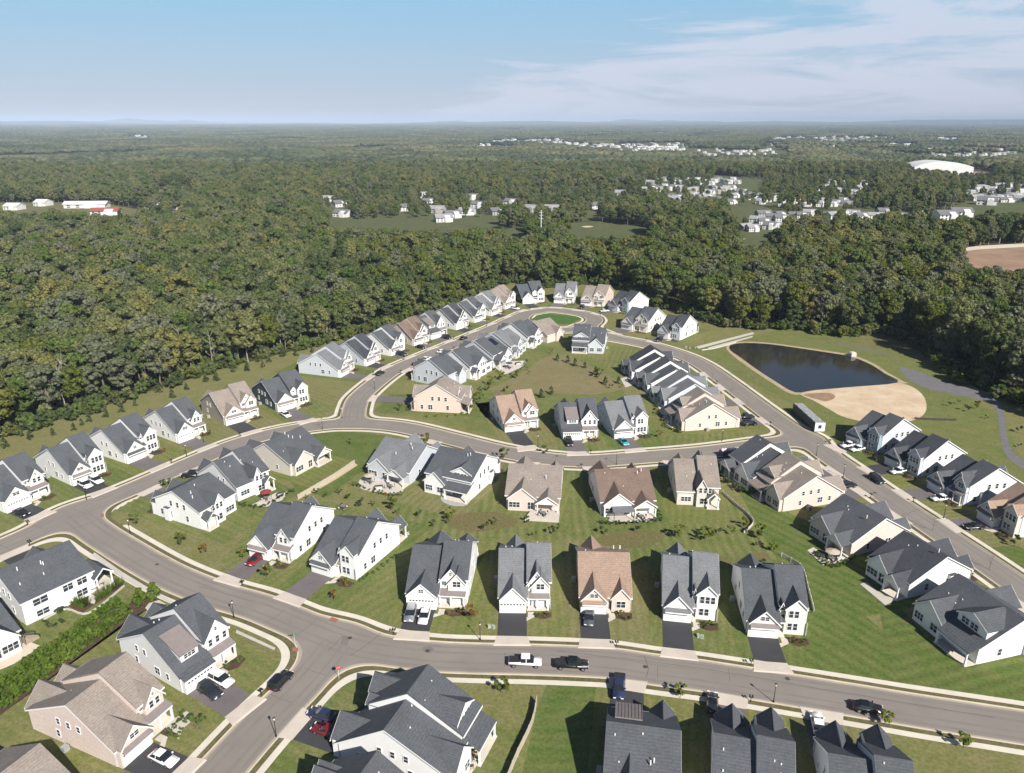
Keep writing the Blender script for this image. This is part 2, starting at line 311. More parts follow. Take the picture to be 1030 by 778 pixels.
VERGE=grassmat('verge_grass',(.085,.09,.035),(.11,.105,.045),(.15,.125,.075)); band('verge',.24,1.2,.05,VERGE)
isl=[G(*q) for q in [(528,322),(545,313.5),(585,316),(592,321),(574,329),(540,328)]]
H_SOUTH=[G(*q) for q in [(95,524),(170,485),(235,448),(262,438),(300,480),(120,530)]]
band('pavement',1.2,2.35,.056,CONC,mask=lambda x,y: inpoly(x,y,H_SOUTH) and not (G(95,524)[0]-3>x))
flat('island_lawn',[[(533,321.6),(546.5,315.8),(580,318.6),(585,320.6),(573,326.4),(553,325.4)]],.062,grassmat('island_grass',(.05,.115,.024),(.06,.13,.03),(.08,.13,.04)))
# street surface marks
WEAR=mat('worn_asphalt',(.190,.168,.150),.95,.09,.3,coords='World',detail=8)
mk=MB()
def disc(x,y,r,z,mb,n=14): mb.add([(x+r*math.cos(i*2*math.pi/n),y+r*math.sin(i*2*math.pi/n),z) for i in range(n)],[tuple(range(n))])
MANH=mat('iron_cover',(.06,.055,.05),.7,.2,2)
for k,q in enumerate([(352,642),(430,655),(649,671),(792,683),(395,637),(158,568),(700,404),(560,459),(420,437),(278,437),(880,496)]):
    m_=MB(); x,y=G(*q); m_.tube((x,y,.02),(x,y,.045),.42,.42,14); t=thing('manhole_cover',['round iron manhole cover in the street paving'][0],'manhole cover',me=m_.mesh('manhole_cover',MANH),group='manhole covers in the streets')
PATCH=mat('asphalt_patch',(.165,.145,.135),.95,.1,.3,coords='World')
flat('road_patch',[smoothpoly([(425,652),(431,650.5),(436,653),(433,657),(427,656)],4),[(345,640),(352,641),(349,650),(342,648)]],.0365,PATCH)
crk=MB()
for pts in ([(352,660),(370,648),(384,636)],[(330,655),(345,640)],[(150,558),(185,566),(210,579)],[(648,660),(652,672),(650,682)],[(905,520),(925,512)],[(330,418),(362,420)],[(560,655),(700,672),(830,694),(1000,722)],[(200,590),(255,606)]):
    w_=px_line(pts,6)
    for a,b in zip(w_[:-1],w_[1:]):
        d=(b-a)/(np.linalg.norm(b-a)+1e-9); n_=np.array([-d[1],d[0]])*.05; a2=a+n_*rnd.uniform(-2,2)
        crk.add([(*(a2-n_),.038),(*(b-n_),.038),(*(b+n_),.038),(*(a2+n_),.038)],[(0,1,2,3)])
wr=MB()
for ri_,rd in enumerate(ROADS):
    wz=.0312+.0008*ri_
    seg=np.linalg.norm(np.diff(rd,axis=0),axis=1); cum=np.concatenate([[0],np.cumsum(seg)]); tot=cum[-1]
    ss=np.arange(0,tot,1.5); X1=np.interp(ss,cum,rd[:,0]); Y1=np.interp(ss,cum,rd[:,1]); q=np.stack([X1,Y1],1); tg_=np.gradient(q,axis=0); tg_/=np.linalg.norm(tg_,axis=1)[:,None]+1e-9; nn=np.stack([-tg_[:,1],tg_[:,0]],1)
    for off_ in (-2.7,-1.25,1.25,2.7):
        for i in range(len(q)-1):
            wv_=.22+.07*math.sin(i*.7+off_); a0_=q[i]+nn[i]*(off_-wv_); a1_=q[i]+nn[i]*(off_+wv_); b0_=q[i+1]+nn[i+1]*(off_-.22-.07*math.sin((i+1)*.7+off_)); b1_=q[i+1]+nn[i+1]*(off_+.22+.07*math.sin((i+1)*.7+off_))
            wr.add([(*a0_,wz),(*a1_,wz),(*b1_,wz),(*b0_,wz)],[(0,1,2,3)])
    s_=rnd.uniform(3,9)
    while s_<tot-2:   # hairline joints across the lane
        i=int(s_/1.5); 
        l0,l1=sorted((rnd.uniform(-3.8,0),rnd.uniform(.5,3.8)))
        if i<len(q) and rnd.random()<.6 and l1-l0>3 and (rd is not LOOP):
            p=q[i]; n_=nn[i]; t_=tg_[i]; prev=p+n_*l0
            for k in range(1,6):
                c_=p+n_*(l0+(l1-l0)*k/5)+t_*rnd.uniform(-.2,.2); d=(c_-prev)/(np.linalg.norm(c_-prev)+1e-9); m_=np.array([-d[1],d[0]])*.035
                crk.add([(*(prev-m_),.0375),(*(c_-m_),.0375),(*(c_+m_),.0375),(*(prev+m_),.0375)],[(0,1,2,3)]); prev=c_
        s_+=rnd.uniform(5,16)
structure('road_wear',wr.mesh('road_wear',WEAR)); structure('road_seams',crk.mesh('road_seams',mat('tar_seam',(.10,.085,.08),.9,.1,1)))
# lawns of the single lots
LG=lambda i:[((.098,.130,.034),(.125,.145,.045),(.175,.165,.070)),((.065,.110,.022),(.090,.125,.030),(.135,.142,.052)),((.14,.14,.052),(.165,.155,.068),(.19,.165,.085)),((.13,.142,.044),(.155,.155,.058),(.195,.172,.085))][i]
def lawn(name,px,i,ang=None,z=.012,sw=.5,amt=.16): flat('lawn',[px],z,grassmat(name,*LG(i),stripe=ang,sw=sw,amt=amt*.42))
lawn('lawn_back',[(395,478),(440,470),(520,472),(700,475),(735,492),(790,560),(800,600),(735,575),(640,565),(560,560),(500,556),(440,540),(400,530)],0,R(88),sw=.45,amt=.3)
lawn('lawn_right',[(735,480),(800,520),(860,540),(920,570),(1000,640),(1040,690),(1040,722),(905,697),(812,680),(806,620),(780,560)],1,R(-55),z=.018,sw=.4,amt=.26)
lawn('lawn_corner',[(300,436),(345,433.5),(400,440),(396,462),(370,470),(330,500),(300,495),(288,480),(330,462),(326,450),(300,442)],1,None,z=.014)
lawn('lawn_bottom',[(552,686),(612,686),(610,800),(520,800),(541,710)],1,R(2),z=.016,sw=.5)
lawn('lawn_i1',[(222,565),(262,520),(330,505),(410,525),(420,560),(400,640),(350,625),(300,604),(240,575)],0,R(50),z=.010,sw=.45)
lawn('lawn_f',[(600,360),(640,345),(655,372),(690,420),(745,434),(750,440),(660,452),(655,420),(625,395)],0,R(75),z=.012,sw=.5,amt=.22)
lawn('lawn_e',[(378,415),(412,413),(470,420),(505,400),(520,396),(650,402),(655,440),(640,450),(570,452),(500,440),(430,421)],0,None,z=.010)
lawn('lawn_far_edge',[(0,455),(50,432),(150,402),(210,378),(265,366),(300,356),(420,322),(480,300),(470,330),(380,366),(330,400),(200,440),(60,480),(0,500)],3,None,z=.010)
lawn('lawn_a56',[(300,392),(355,388),(345,408),(330,421),(300,424),(262,432),(245,400),(270,385)],3,R(-40),z=.013,sw=.5)
lawn('lawn_g',[(842,448),(900,490),(960,535),(1040,590),(1040,560),(960,505),(880,460)],1,R(-40),z=.014)
lawn('lawn_pond',[(690,350),(800,330),(900,345),(960,390),(1010,420),(1030,470),(1030,505),(930,462),(880,430),(840,440),(800,408),(740,376)],0,None,z=.011)
lawn('lawn_k',[(110,575),(220,640),(285,645),(296,655),(200,760),(180,760),(200,700),(190,690),(110,650),(100,610)],3,R(-30),z=.012)
lawn('lawn_j',[(880,600),(905,610),(930,640),(970,670),(1040,655),(1040,722),(905,697)],1,R(15),z=.022,sw=.4,amt=.26)
lawn('lawn_center',[(520,372),(560,345),(640,350),(655,380),(625,400),(540,398),(505,400),(470,410),(490,385)],0,R(-20),z=.009)
flat('bare_soil',[smoothpoly([(492,392),(505,386),(530,372),(548,360),(570,358),(592,368),(612,378),(626,390),(600,397),(560,396),(520,394)],4)],.0225,grassmat('bare_field',(.185,.155,.08),(.215,.175,.095),(.15,.145,.062)))
flat('bare_patch',[smoothpoly(p,4) for p in ([(735,570),(748,560),(765,556),(772,562),(750,570),(742,580)],[(595,545),(640,532),(668,540),(640,552)],[(445,521),(500,515),(520,528),(470,535)],[(905,624),(912,622),(918,626),(911,628)],[(700,556),(735,562),(730,570),(705,566)])],.025,grassmat('bare_soil_patch',(.13,.115,.05),(.16,.12,.06),(.11,.12,.04)))
# pond, dirt basin, gravel path
WATER=mat('pond_water',(.034,.028,.018),.07,.5,.03,coords='World',spec=.5,col2=(.014,.020,.032))
wb=[n for n in WATER.node_tree.nodes if n.type=='BSDF_PRINCIPLED'][0]; wt=WATER.node_tree
wn=wt.nodes.new('ShaderNodeTexNoise'); wn.inputs['Scale'].default_value=1.6; wn.inputs['Detail'].default_value=3; wbp=wt.nodes.new('ShaderNodeBump'); wbp.inputs['Strength'].default_value=.12; wbp.inputs['Distance'].default_value=.1; wg=wt.nodes.new('ShaderNodeNewGeometry'); wt.links.new(wg.outputs['Position'],wn.inputs[0]); wt.links.new(wn.outputs[0],wbp.inputs['Height']); wt.links.new(wbp.outputs[0],wb.inputs['Normal'])
pond=[(734,348),(741,345.8),(755,345.3),(775,346.6),(800,350),(830,354.5),(856,359),(876,367),(890,376),(903,385),(860,389.3),(820,392.6),(800,395),(780,384),(760,371),(745,360),(735,353)]
shore=[(731,348),(739,344.6),(755,344),(776,345.3),(801,348.7),(832,353.2),(858,357.6),(879,366),(893,375),(910,384.5),(911,386),(862,391),(822,394.3),(798,397.2),(776,385),(757,372.5),(741,361),(732,353)]
flat('pond_shore',[smoothpoly(shore,3)],.03,mat('shore_sand',(.36,.29,.18),.95,.2,.5,coords='World'))
flat('pond_water',[smoothpoly(pond,3)],.045,WATER)
flat('dirt_basin',[smoothpoly([(806,396),(840,391),(880,387.5),(906,386),(922,392),(931,403),(930,416),(915,424),(880,426),(850,420),(836,413),(820,404)],4)],.034,mat('sandy_dirt',(.60,.49,.36),.95,0,.12,coords='World',col2=(.42,.30,.19),detail=9))
GRAV=mat('gravel',(.14,.135,.14),.95,.15,.5,coords='World')
flat('wet_soil',[smoothpoly([(808,397.5),(822,395.5),(836,396),(840,400),(831,404),(822,402)],4)],.038,mat('wet_soil',(.26,.17,.11),.8,.2,.4,coords='World'))
flat('gravel_path',[smoothpoly([(905,370),(925,374),(945,383),(975,390),(1000,401),(1010,415),(1013,440),(1020,456),(1040,470),(1040,478),(1014,461),(1006,440),(1003,416),(994,405),(960,397),(935,392),(915,383)],4)],.030,GRAV)
flat('gravel_path',[smoothpoly([(830,343),(860,347),(890,354),(905,364),(890,358),(858,351)],4)],.028,grassmat('worn_path',(.12,.13,.06),(.15,.14,.08),(.16,.15,.10)))
flat('dry_grass',[smoothpoly([(862,344),(880,339),(905,341),(920,348),(935,357),(945,368),(930,366),(905,354),(880,349)],4)],.024,grassmat('dry_grass',(.16,.14,.06),(.20,.155,.08),(.12,.12,.05)))
CONCW=mat('pale_concrete',(.46,.43,.38),.9,.08,.3,coords='World')
flat('footpath',[[(700,349),(757,334.4),(759,336),(703,351)],[(712,350),(757,338),(757,339.5),(714,352)]],.03,CONCW)
flat('footpath',[[(95,556),(122,575),(150,592),(176,606),(176,609),(148,596),(118,579),(92,559)],[(238,634),(277,652),(276,654.5),(237,637)],[(150,607),(160,604),(167,608),(157,614),(150,616),(146,612)]],.06,CONCW)
flat('footpath',[[(297,500),(316,490),(340,477),(357,466),(360,468),(342,480),(318,494),(299,503)]],.028,mat('sandy_strip',(.42,.34,.22),.95,.2,.5,coords='World'))
# ------------------------------------------------ houses
_mc={}
_lm={}
def _lot(c,i,a=.07):
    def f(th):
        k=(i,round(th,1))
        if k not in _lm: _lm[k]=grassmat('lot_grass',*c,stripe=th+R(90 if i%2 else 82),sw=.55,amt=a)
        return _lm[k]
    return f
LOTS=[_lot(((.098,.130,.034),(.125,.145,.045),(.175,.165,.070)),0),_lot(((.120,.140,.038),(.148,.155,.052),(.195,.172,.08)),1),_lot(((.078,.118,.026),(.100,.132,.034),(.150,.152,.058)),2),_lot(((.13,.14,.048),(.16,.155,.062),(.20,.175,.09)),3),_lot(((.108,.138,.032),(.135,.15,.044),(.18,.162,.07)),4)]
def win_mesh(w,h,joined,bars=2):
    k=('w',w,h,joined,bars)
    if k in _mc: return _mc[k]
    g=MB().box(-w/2,w/2,-.05,.02,-h/2,h/2,0)
    f=MB(); t=.10
    tgt=g if joined else f; mi=1 if joined else 0
    for a in ((-w/2-t,w/2+t,-.09,.02,h/2,h/2+t),(-w/2-t,w/2+t,-.11,.02,-h/2-t,-h/2),(-w/2-t,-w/2,-.085,.02,-h/2,h/2),(w/2,w/2+t,-.085,.02,-h/2,h/2)): tgt.box(*a,mi)
    for i in range(1,bars):
        x=-w/2+w*i/bars; tgt.box(x-.045,x+.045,-.07,-.04,-h/2,h/2,mi)
    tgt.box(-w/2,w/2,-.068,-.045,-.03,.03,mi)
    _mc[k]=(g.mesh('window',[GLASS,TRIM]), None if joined else f.mesh('window_frame',TRIM)); return _mc[k]
def garage_mesh(w=4.9,h=2.25):
    k=('g',w)
    if k in _mc: return _mc[k]
    g=MB().box(-w/2,w/2,-.04,.02,0,h,0)
    for i in range(1,4): g.box(-w/2+.02,w/2-.02,-.048,-.03,h*i/4-.012,h*i/4+.012,2)
    for i in range(8): x=-w/2+w*(i+.5)/8; g.box(x-.2,x+.2,-.052,-.03,h*.80,h*.93,1)
    _mc[k]=g.mesh('garage_door',[GARAGE,GLASS,mat('panel_groove',(.45,.45,.44))]); return _mc[k]
def door_mesh():
    if 'd' in _mc: return _mc['d']
    g=MB().box(-.5,.5,-.04,.02,0,2.1,0).box(-.62,-.5,-.06,.02,0,2.22,1).box(.5,.62,-.06,.02,0,2.22,1).box(-.5,.5,-.06,.02,2.1,2.22,1)
    _mc['d']=g.mesh('door',[mat('door_paint',(.07,.05,.05),.5),TRIM]); return _mc['d']
FACE={'F':0,'R':R(90),'B':R(180),'L':R(-90)}
YR,ZR=9.4,8.5
HOUSES=[]
def split_boxes(mb):
    r=[]
    for i in range(0,len(mb.v),8):
        q=MB(); q.v=mb.v[i:i+8]; q.f=[tuple(a-i for a in f) for f in mb.f if i<=f[0]<i+8]; q.m=[0]*len(q.f); r.append(q)
    return r
REC=dict(T=1.5,P=1.2,Q=1.2,D=.9,R=1.0,S=1.0)
def corner(c,W,D,rc=0,flip=False):
    if not isinstance(c,str): return (c[0]*W/2,c[1],c[2])
    return {'FL':(-W/2,rc if flip else 0,0),'FR':(W/2,0 if flip else rc,0),'RL':(-W/2,D,0),'RR':(W/2,D,0),'PL':(-W/2,YR,ZR),'PR':(W/2,YR,ZR)}[c]
def place(a,pa,b,pb,W,D,rc=0,flip=False):
    if {a,b}!={'FL','FR'}: rc=0
    la=Vector(corner(a,W or 11.6,D,rc,flip)); lb=Vector(corner(b,W or 11.6,D,rc,flip))
    A=Vector(G(*pa,z=la.z)); B=Vector(G(*pb,z=lb.z)); dist=(B-A).length
    same={a,b} in ({'FL','FR'},{'RL','RR'},{'PL','PR'})
    if W is None:
        W=min(13.2,max(9.8,dist)) if same else 11.8
        la=Vector(corner(a,W,D,rc,flip)); lb=Vector(corner(b,W,D,rc,flip))
    l=(lb-la).xy; th=math.atan2(B.y-A.y,B.x-A.x)-math.atan2(l.y,l.x)
    M=Matrix.Rotation(th,2); mid=(A+B)/2; org=mid-M@((la.xy+lb.xy)/2)
    return org,th,W,dist
def house(label,a,pa,b,pb,front='P',rear='G',wall=WHITE,roof=R_CH,wall2=None,W=None,D=18.0,flip=False,far=False,org=None,th=None,drive=True,dmat=None,gwall=None,name='suburban_house',shift=0,zs=1.0,bare=False,solar=False,group=None,dormer=False):
    if org is None:
        org,th2,W,dist=place(a,pa,b,pb,W,D,REC[front],flip); th=th2 if th is None else th
    W=W or 11.8
    root=thing(name,label,'house',(org[0],org[1],0),th,group)
    wall2=wall2 or wall; gwall=gwall or wall2
    s=-1 if flip else 1
    def X(x0,x1): return (x0,x1) if not flip else (-x1,-x0)
    wl=MB(); w2=MB(); rf=MB(); tr=MB(); pr=MB(); wins=[]; misc=MB()
    hw=W/2; gw=min(6.3,W*.55); xs=-hw+gw-.15; rr=random.Random(hash(label)%9999 if False else len(HOUSES)*13+5)
    OH=.32; T=.2
    def slab(x0,x1,yf,yr,yb,zf,zr,zb,wm=wl,oh0=OH,oh1=OH,tm=True,fo=None):
        x0_,x1_=X(x0,x1); h0,h1=(oh0,oh1) if not flip else (oh1,oh0)
        wm.prism([(yf,0),(yb,0),(yb,zb-.06),(yr,zr-.06),(yf,zf-.06)],x0_,x1_,'x')
        mf=(zr-zf)/(yr-yf); mb_=(zr-zb)/(yb-yr); f=OH if fo is None else fo
        rf.sheet((x0_-h0,yf-f,zf-f*mf+T),(x1_+h1,yf-f,zf-f*mf+T),(x1_+h1,yr,zr+T),(x0_-h0,yr,zr+T),T)
        rf.sheet((x0_-h0,yr,zr+T),(x1_+h1,yr,zr+T),(x1_+h1,yb+OH,zb-OH*mb_+T),(x0_-h0,yb+OH,zb-OH*mb_+T),T)
        for xx,hh,sg in ((x0_,h0,-1),(x1_,h1,1)):
            if hh<.05: continue
            e=xx+sg*hh; a0,a1=sorted((e,e+sg*.025))
            for (ya,za,yb2,zb2) in ((yf-f,zf-f*mf,yr,zr),(yr,zr,yb+OH,zb-OH*mb_)):
                tr.prism([(ya,za+T-.08),(ya,za-.12),(yb2,zb2-.12),(yb2,zb2+T-.08)],a0,a1,'x')
        tr.box(x0_-h0,x1_+h1,yf-f-.06,yf-f-.005,zf-f*mf-.13,zf-f*mf+T-.03)
        tr.box(x0_-h0,x1_+h1,yb+OH+.005,yb+OH+.06,zb-OH*mb_-.13,zb-OH*mb_+T-.03)
    def cross(x0,x1,yface,yin,ze,zr,wm=w2,z0=0,rake=True,rfm=rf,oh=.3):
        """gable whose face is at yface and whose body runs to yin"""
        x0_,x1_=X(x0,x1); xm=(x0_+x1_)/2; sg=-1 if yface<yin else 1; m=(zr-ze)/(xm-x0_)
        y0,y1=sorted((yface,yin)); wm.prism([(x0_,z0),(x1_,z0),(x1_,ze-.05),(xm,zr-.05),(x0_,ze-.05)],y0,y1,'y')
        yo=yface+sg*.3
        for (xa,sx) in ((x0_,-1),(x1_,1)):
            oh=min(.3,max(.02,hw-abs(xa)-.03)) if abs(xa)>hw-.5 else .3
            rfm.sheet((xa+sx*oh,yo,ze-oh*m+T),(xm,yo,zr+T),(xm,yin,zr+T),(xa+sx*oh,yin,ze-oh*m+T),T)
            if rake:
                a0,a1=sorted((yo,yo+sg*.05)); tr.prism([(xa+sx*oh,ze-oh*m+T-.02),(xa+sx*oh,ze-oh*m-.12),(xm,zr-.12),(xm,zr+T-.02)],a0,a1,'y')
    def win(face,x,y,z,w=.95,h=1.45,bars=1):
        xx=x*s
        if flip and face in 'LR': face={'L':'R','R':'L'}[face]
        wins.append((face,xx,y,z,w,h,bars))
    def leanto(x0,x1,yo,yi,zo,zi,m=pr):
        x0_,x1_=X(x0,x1); m.sheet((x0_,yo,zo),(x1_,yo,zo),(x1_,yi,zi),(x0_,yi,zi),.16)
        tr.box(x0_+.05,x1_-.05,min(yo,yo+.12*(1 if yi>yo else -1)),max(yo,yo+.12*(1 if yi>yo else -1)),zo-.42,zo-.17)
    posts=[]
    def post(x,y,h): posts.append((x*s,y,h))
    single=front=='R'
    z_rl=D-1.2
    # main bodies
    zrL=ZR*zs; YB=D
    if single:
        slab(-hw,hw,1.4,YR,YB,3.1,ZR-.6,3.6)
    elif front=='S':
        slab(-hw,hw,2.6,YR,YB-.4,5.3*zs,8.9*zs,5.0*zs)
    else:
        slab(-hw,xs,1.0,YR,YB,3.1,ZR,3.9 if rear!='T' else 5.0)
        slab(xs-.02,hw,2.7,YR+.2,YB-.5,5.5,9.7,4.95,oh0=.0)
    # garage bay
    if dormer:
        x0_,x1_=X(-hw+1.2,-hw+4.6); w2.prism([(2.2,3),(6.2,3),(6.2,6.6),(2.2,5.0)],x0_,x1_,'x'); pr.sheet((x0_-.3,1.9,5.05),(x1_+.3,1.9,5.05),(x1_+.3,7.2,7.05),(x0_-.3,7.2,7.05),.16)
        for i in range(9): xq=x0_-.3+(x1_-x0_+.6)*i/8; pr.sheet((xq-.04,1.9,5.13),(xq+.04,1.9,5.13),(xq+.04,7.2,7.13),(xq-.04,7.2,7.13),.08)
    elif front!='D':
        cross(-hw+.07,-hw+gw-.3,0,6,3.0,5.75,wm=MBg if False else w2)
        if rr.random()<.7: win('F',-hw+gw/2-.1,-.0,4.15,.9 if rr.random()<.5 else 1.5,.8,2)
        if rr.random()<.6: leanto(-hw+.3,-hw+gw-.5,-.75,0,2.65,3.1,pr if rr.random()<.6 else rf)
    else:
        w2.box(*X(-hw+.08,xs-.1),.0,1.2,0,2.95); leanto(-hw-.2,xs,-.5,1.2,2.85+T,3.35+T,rf)
        x0_,x1_=X(-hw+1.6,-hw+4.9); w2.prism([(2.6,3),(6.5,3),(6.5,7.35),(2.6,5.75)],x0_,x1_,'x')
        pr.sheet((x0_-.3,2.3,5.8),(x1_+.3,2.3,5.8),(x1_+.3,7.4,7.9),(x0_-.3,7.4,7.9),.16)
        win('F',-hw+3.25,2.6,5.05,2.1,.8,3)
    gx_=(-hw+gw/2-.1)*s
    # front right
    if front in('P','D','Q'):
        leanto(xs-.1,hw-.1,.7,2.8,2.95,3.75); xe=hw-.4
        for x in (xs+.45,(xs+xe)/2,xe): post(x,.95,2.55)
        misc.box(*X(xs+.1,hw-.25),.75,2.72,0,.32)
        if front=='P':
            cross(xs+.25,hw-.9,2.3,8,5.2,7.9); cross(hw-3.6,hw-.12,1.8,7,5.0,7.1)
            win('F',hw-1.9,1.8,4.85,1.5,1.2,2); win('F',xs+1.1,2.3,4.7,.9,.8,1); win('F',(xs+hw)/2-.4,2.3,6.75,.45,.6,1)
        elif front=='D':
            cross(xs+.12,hw-.12,2.3,9,5.5,8.6)
            for k in range(3): win('F',xs+1.2+k*1.45,2.3,4.75,.7,1.3,1)
            win('F',(xs+hw)/2,2.3,6.9,.45,.7,1)
        else:
            cross(hw-3.9,hw-.5,2.0,8,5.1,7.5); win('F',hw-2.75,2.0,4.7,.7,1.2,1); win('F',hw-1.6,2.0,4.7,.7,1.2,1); win('F',hw-2.2,2.0,6.3,.4,.5,1)
            win('F',xs+.75,2.7,4.75,.5,.7,1)
        win('F',hw-1.2,2.7,1.6); win('F',hw-2.6,2.7,1.6); dy=2.7; dx=xs+1.2
    elif front=='T':
        tx=hw-3.9
        cross(tx,hw-.1,1.5,7,5.7,7.6,wm=w2)
        for z in (1.75,4.45):
            for k in range(3 if rr.random()<.5 else 2): win('F',tx+.95+k*1.0,1.5,z,.75,1.45,1)
        leanto(xs-.1,tx+.05,1.0,2.6,3.0,3.6,rf if rr.random()<.5 else pr); dy=2.7; dx=xs+.8; misc.box(*X(xs,tx),.4,2.7,0,.28)
        x0_,x1_=X(xs+.25,tx-.25); 
        cross(xs+.2,tx-.15,2.4,5,5.4,6.3); win('F',(xs+tx)/2,2.4,5.1,.7,.8)
    elif front in 'RS':
        cross(hw-3.7,hw-.1,.9,5,3.15,5.2 if front=='R' else 5.4); win('F',hw-1.9,.9,1.7,1.7,1.4,2); dy=1.4 if front=='R' else 2.6; dx=xs+.8; misc.box(*X(xs,hw-3.8),.3,1.4,0,.2)
    # rear
    if rear=='G':      # wide gable over part of the back plus a gabled porch
        cross(-hw+.6,.9,D+1.2,D-7,3.4,6.2,wm=wl); win('B',-hw+2.2,D+1.2,1.7,2.6,1.4,3); win('B',-.4,D+1.2,1.6,1.4,1.9,2)
        cross(1.1,hw-.1,D+2.6,D-5,3.05,4.9,wm=MB()); tr.prism([(X(1.1,hw-.1)[0],2.75),(X(1.1,hw-.1)[1],2.75),(X(1.1,hw-.1)[1],3.0),((X(1.1,hw-.1)[0]+X(1.1,hw-.1)[1])/2,4.8),(X(1.1,hw-.1)[0],3.0)],D+2.4,D+2.52,'y')
        post(1.35,D+2.4,2.8); post(hw-.35,D+2.4,2.8); misc.box(*X(1.0,hw-.05),D-.2,D+2.7,0,.18); win('B',3.4,D-.5,1.4,2.6,2.0,3)
    elif rear=='P':    # two-storey gabled dormer above a lean-to porch
        cross(-hw+.3,-.2,D+1.0,D-7,3.5,6.3,wm=wl); win('B',-hw+1.7,D+1.0,1.7,1.9,1.4,3); win('B',-1.7,D+1.0,1.6,1.5,1.4,2)
        cross(.35,hw-.5,D-1.6,D-8,6.2,7.9,wm=wl); win('B',2.0,D-1.6,5.45,1.5,1.2,2); win('B',3.9,D-1.6,5.45,1.5,1.2,2)
        leanto(.0,hw+.15,D+2.3,D-1.7,3.0,5.0-.5,rf); post(.3,D+2.1,2.75); post(hw-.3,D+2.1,2.75); misc.box(*X(0,hw),D-.4,D+2.4,0,.18); win('B',2.6,D-.45,1.4,2.6,2.0,3)
    elif rear=='2':    # tall two-storey gable with three windows and a small porch
        cross(-hw+4.6,hw-3.2,D+.9,D-8,5.4,7.5,wm=wl)
        for k in range(3): win('B',-hw+5.4+k*1.15,D+.9,4.6,.7,1.3,1)
        win('B',-hw+6.4,D+.9,1.7,1.9,1.5,2); win('B',-hw+2.2,D,1.7,2.4,1.2,3)
        cross(hw-3.0,hw-.05,D+1.9,D-4,2.9,4.3,wm=MB()); post(hw-2.8,D+1.7,2.7); post(hw-.3,D+1.7,2.7); misc.box(*X(hw-3.1,hw),D-.5,D+2,0,.18)
    elif rear=='K':
        for k,(x,z,w,h) in enumerate([(-hw+2.2,4.0,1.8,1.6),(-hw+4.9,4.0,1.8,1.6),(-hw+2.6,1.4,2.0,1.4),(hw-3.2,3.8,2.6,1.3),(hw-3.2,1.3,2.2,1.2)]): win('B',x,D-.4,z,w,h,2)
        cross(-hw-3.3,-hw+.3,D+.8,D-5,3.6,5.2,wm=MB(),z0=0); post(-hw-3.0,D+.5,3.4); post(-hw-.1,D+.5,3.4); post(-hw-3.0,D-4.2,3.4); misc.box(*X(-hw-3.2,-hw),D-4.6,D+.7,0,1.3)
    else:
        win('B',-hw+2.3,D,1.7,2.0,1.4,2); win('B',hw-2.4,D-.5,1.7,2.0,1.4,2)
        cross(-hw+1.2,hw-5,D+.8,D-6,3.8,6.0,wm=wl)
    if not far and not bare and rr.random()<.55:
        bx_=X(hw-.2,hw+.65); wl.box(*bx_,6.0,7.7,0,3.3); rf.box(bx_[0]-.05,bx_[1]+.05,5.95,7.75,3.3,3.42)
    # side windows
    if not bare:
        for k,(y,z,w,h) in enumerate([(4.6,1.7,.7,1.2),(8.2,4.7,.7,1.1),(10.4,4.7,.7,1.1),(12.6,4.6,.7,1.1),(7.4,1.7,1.3,1.4),(13.2,1.7,.7,1.2)]):
            if single and z>4.5 : continue
            if rr.random()<.95: win('R',hw,y,z,w+.1,h+.2,2 if w>1 else 1)
            if z<4.9 and rr.random()<.8: win('L',-hw,y,z if z<3 else 4.2,w,h,2 if w>1 else 1)
    def mk_(name_,mb,m):
        if mb.v: return link(name_,fixn(mb.mesh(name_,m)),root)
    mk_('wall',wl,wall); 
    if w2.v: mk_('gable_wall',w2,wall2)
    ro=mk_('roof',rf,roof); mk_('roof_trim',tr,TRIM); mk_('porch_roof',pr,PORCHR); [mk_('porch_floor',mb_,CONC) for mb_ in split_boxes(misc)]
    near=not far
    if near:
        for k in range(rr.randint(3,5)):
            vx=rr.uniform(-hw+1,hw-1); vy=rr.uniform(YR+.8,D-3.5) if rear else 12; zz=(ZR if vx*s<xs else 9.7)-(vy-YR)*(.53 if vx*s<xs else .6)
            if single: zz-=.6
            link('vent_pipe',_mc.setdefault('vent',MB().tube((0,0,-.3),(0,0,.5),.1,.1,6).mesh('vent_pipe',TRIM)),root,(vx,vy,zz))
        ac=MB().box(-.45,.45,-.45,.45,.08,.85).box(-.5,.5,-.5,.5,0,.08); ac.tube((0,0,.85),(0,0,.9),.36,.36,12)
        if rr.random()<.8:
            o=Matrix.Rotation(th,2)@Vector((-(hw+.9)*s,11.0)); thing('air_conditioner','grey outdoor cooling unit beside the side wall of '+('a house' if True else ''),'air conditioner',(org[0]+o.x,org[1]+o.y,.01),th,'cooling units beside the houses',me=_mc.setdefault('ac',ac.mesh('air_conditioner',mat('ac_grey',(.30,.31,.31),.5))))
    if solar:
        sp_=MB(); sp_.sheet((-hw+2.0,YR+1.2,ZR-.45+.35),(hw-2.4,YR+1.2,ZR-.45+.35),(hw-2.4,YR+4.6,ZR-2.3+.35),(-hw+2.0,YR+4.6,ZR-2.3+.35),.06)
        link('solar_panel',sp_.mesh('solar_panel',mat('solar_glass',(.012,.014,.03),.2,.2,1,spec=.5)),root)
    for (face,x,y,z,w_,h_,bars) in wins:
        gm,fm=win_mesh(w_,h_,far,bars)
        o=link('window',gm,root,(x,y,z),FACE[face])
        if fm: link('window_frame',fm,o)
    [link('downspout',_mc.setdefault('ds',MB().box(-.06,.06,-.05,.05,.1,2.9).mesh('downspout',mat('downspout_grey',(.42,.42,.42),.5))),root,(xq,1.2 if abs(xq)>hw-.2 else .9,0)) for xq in ((-(hw+.06),(hw+.06)) if not far else ())]
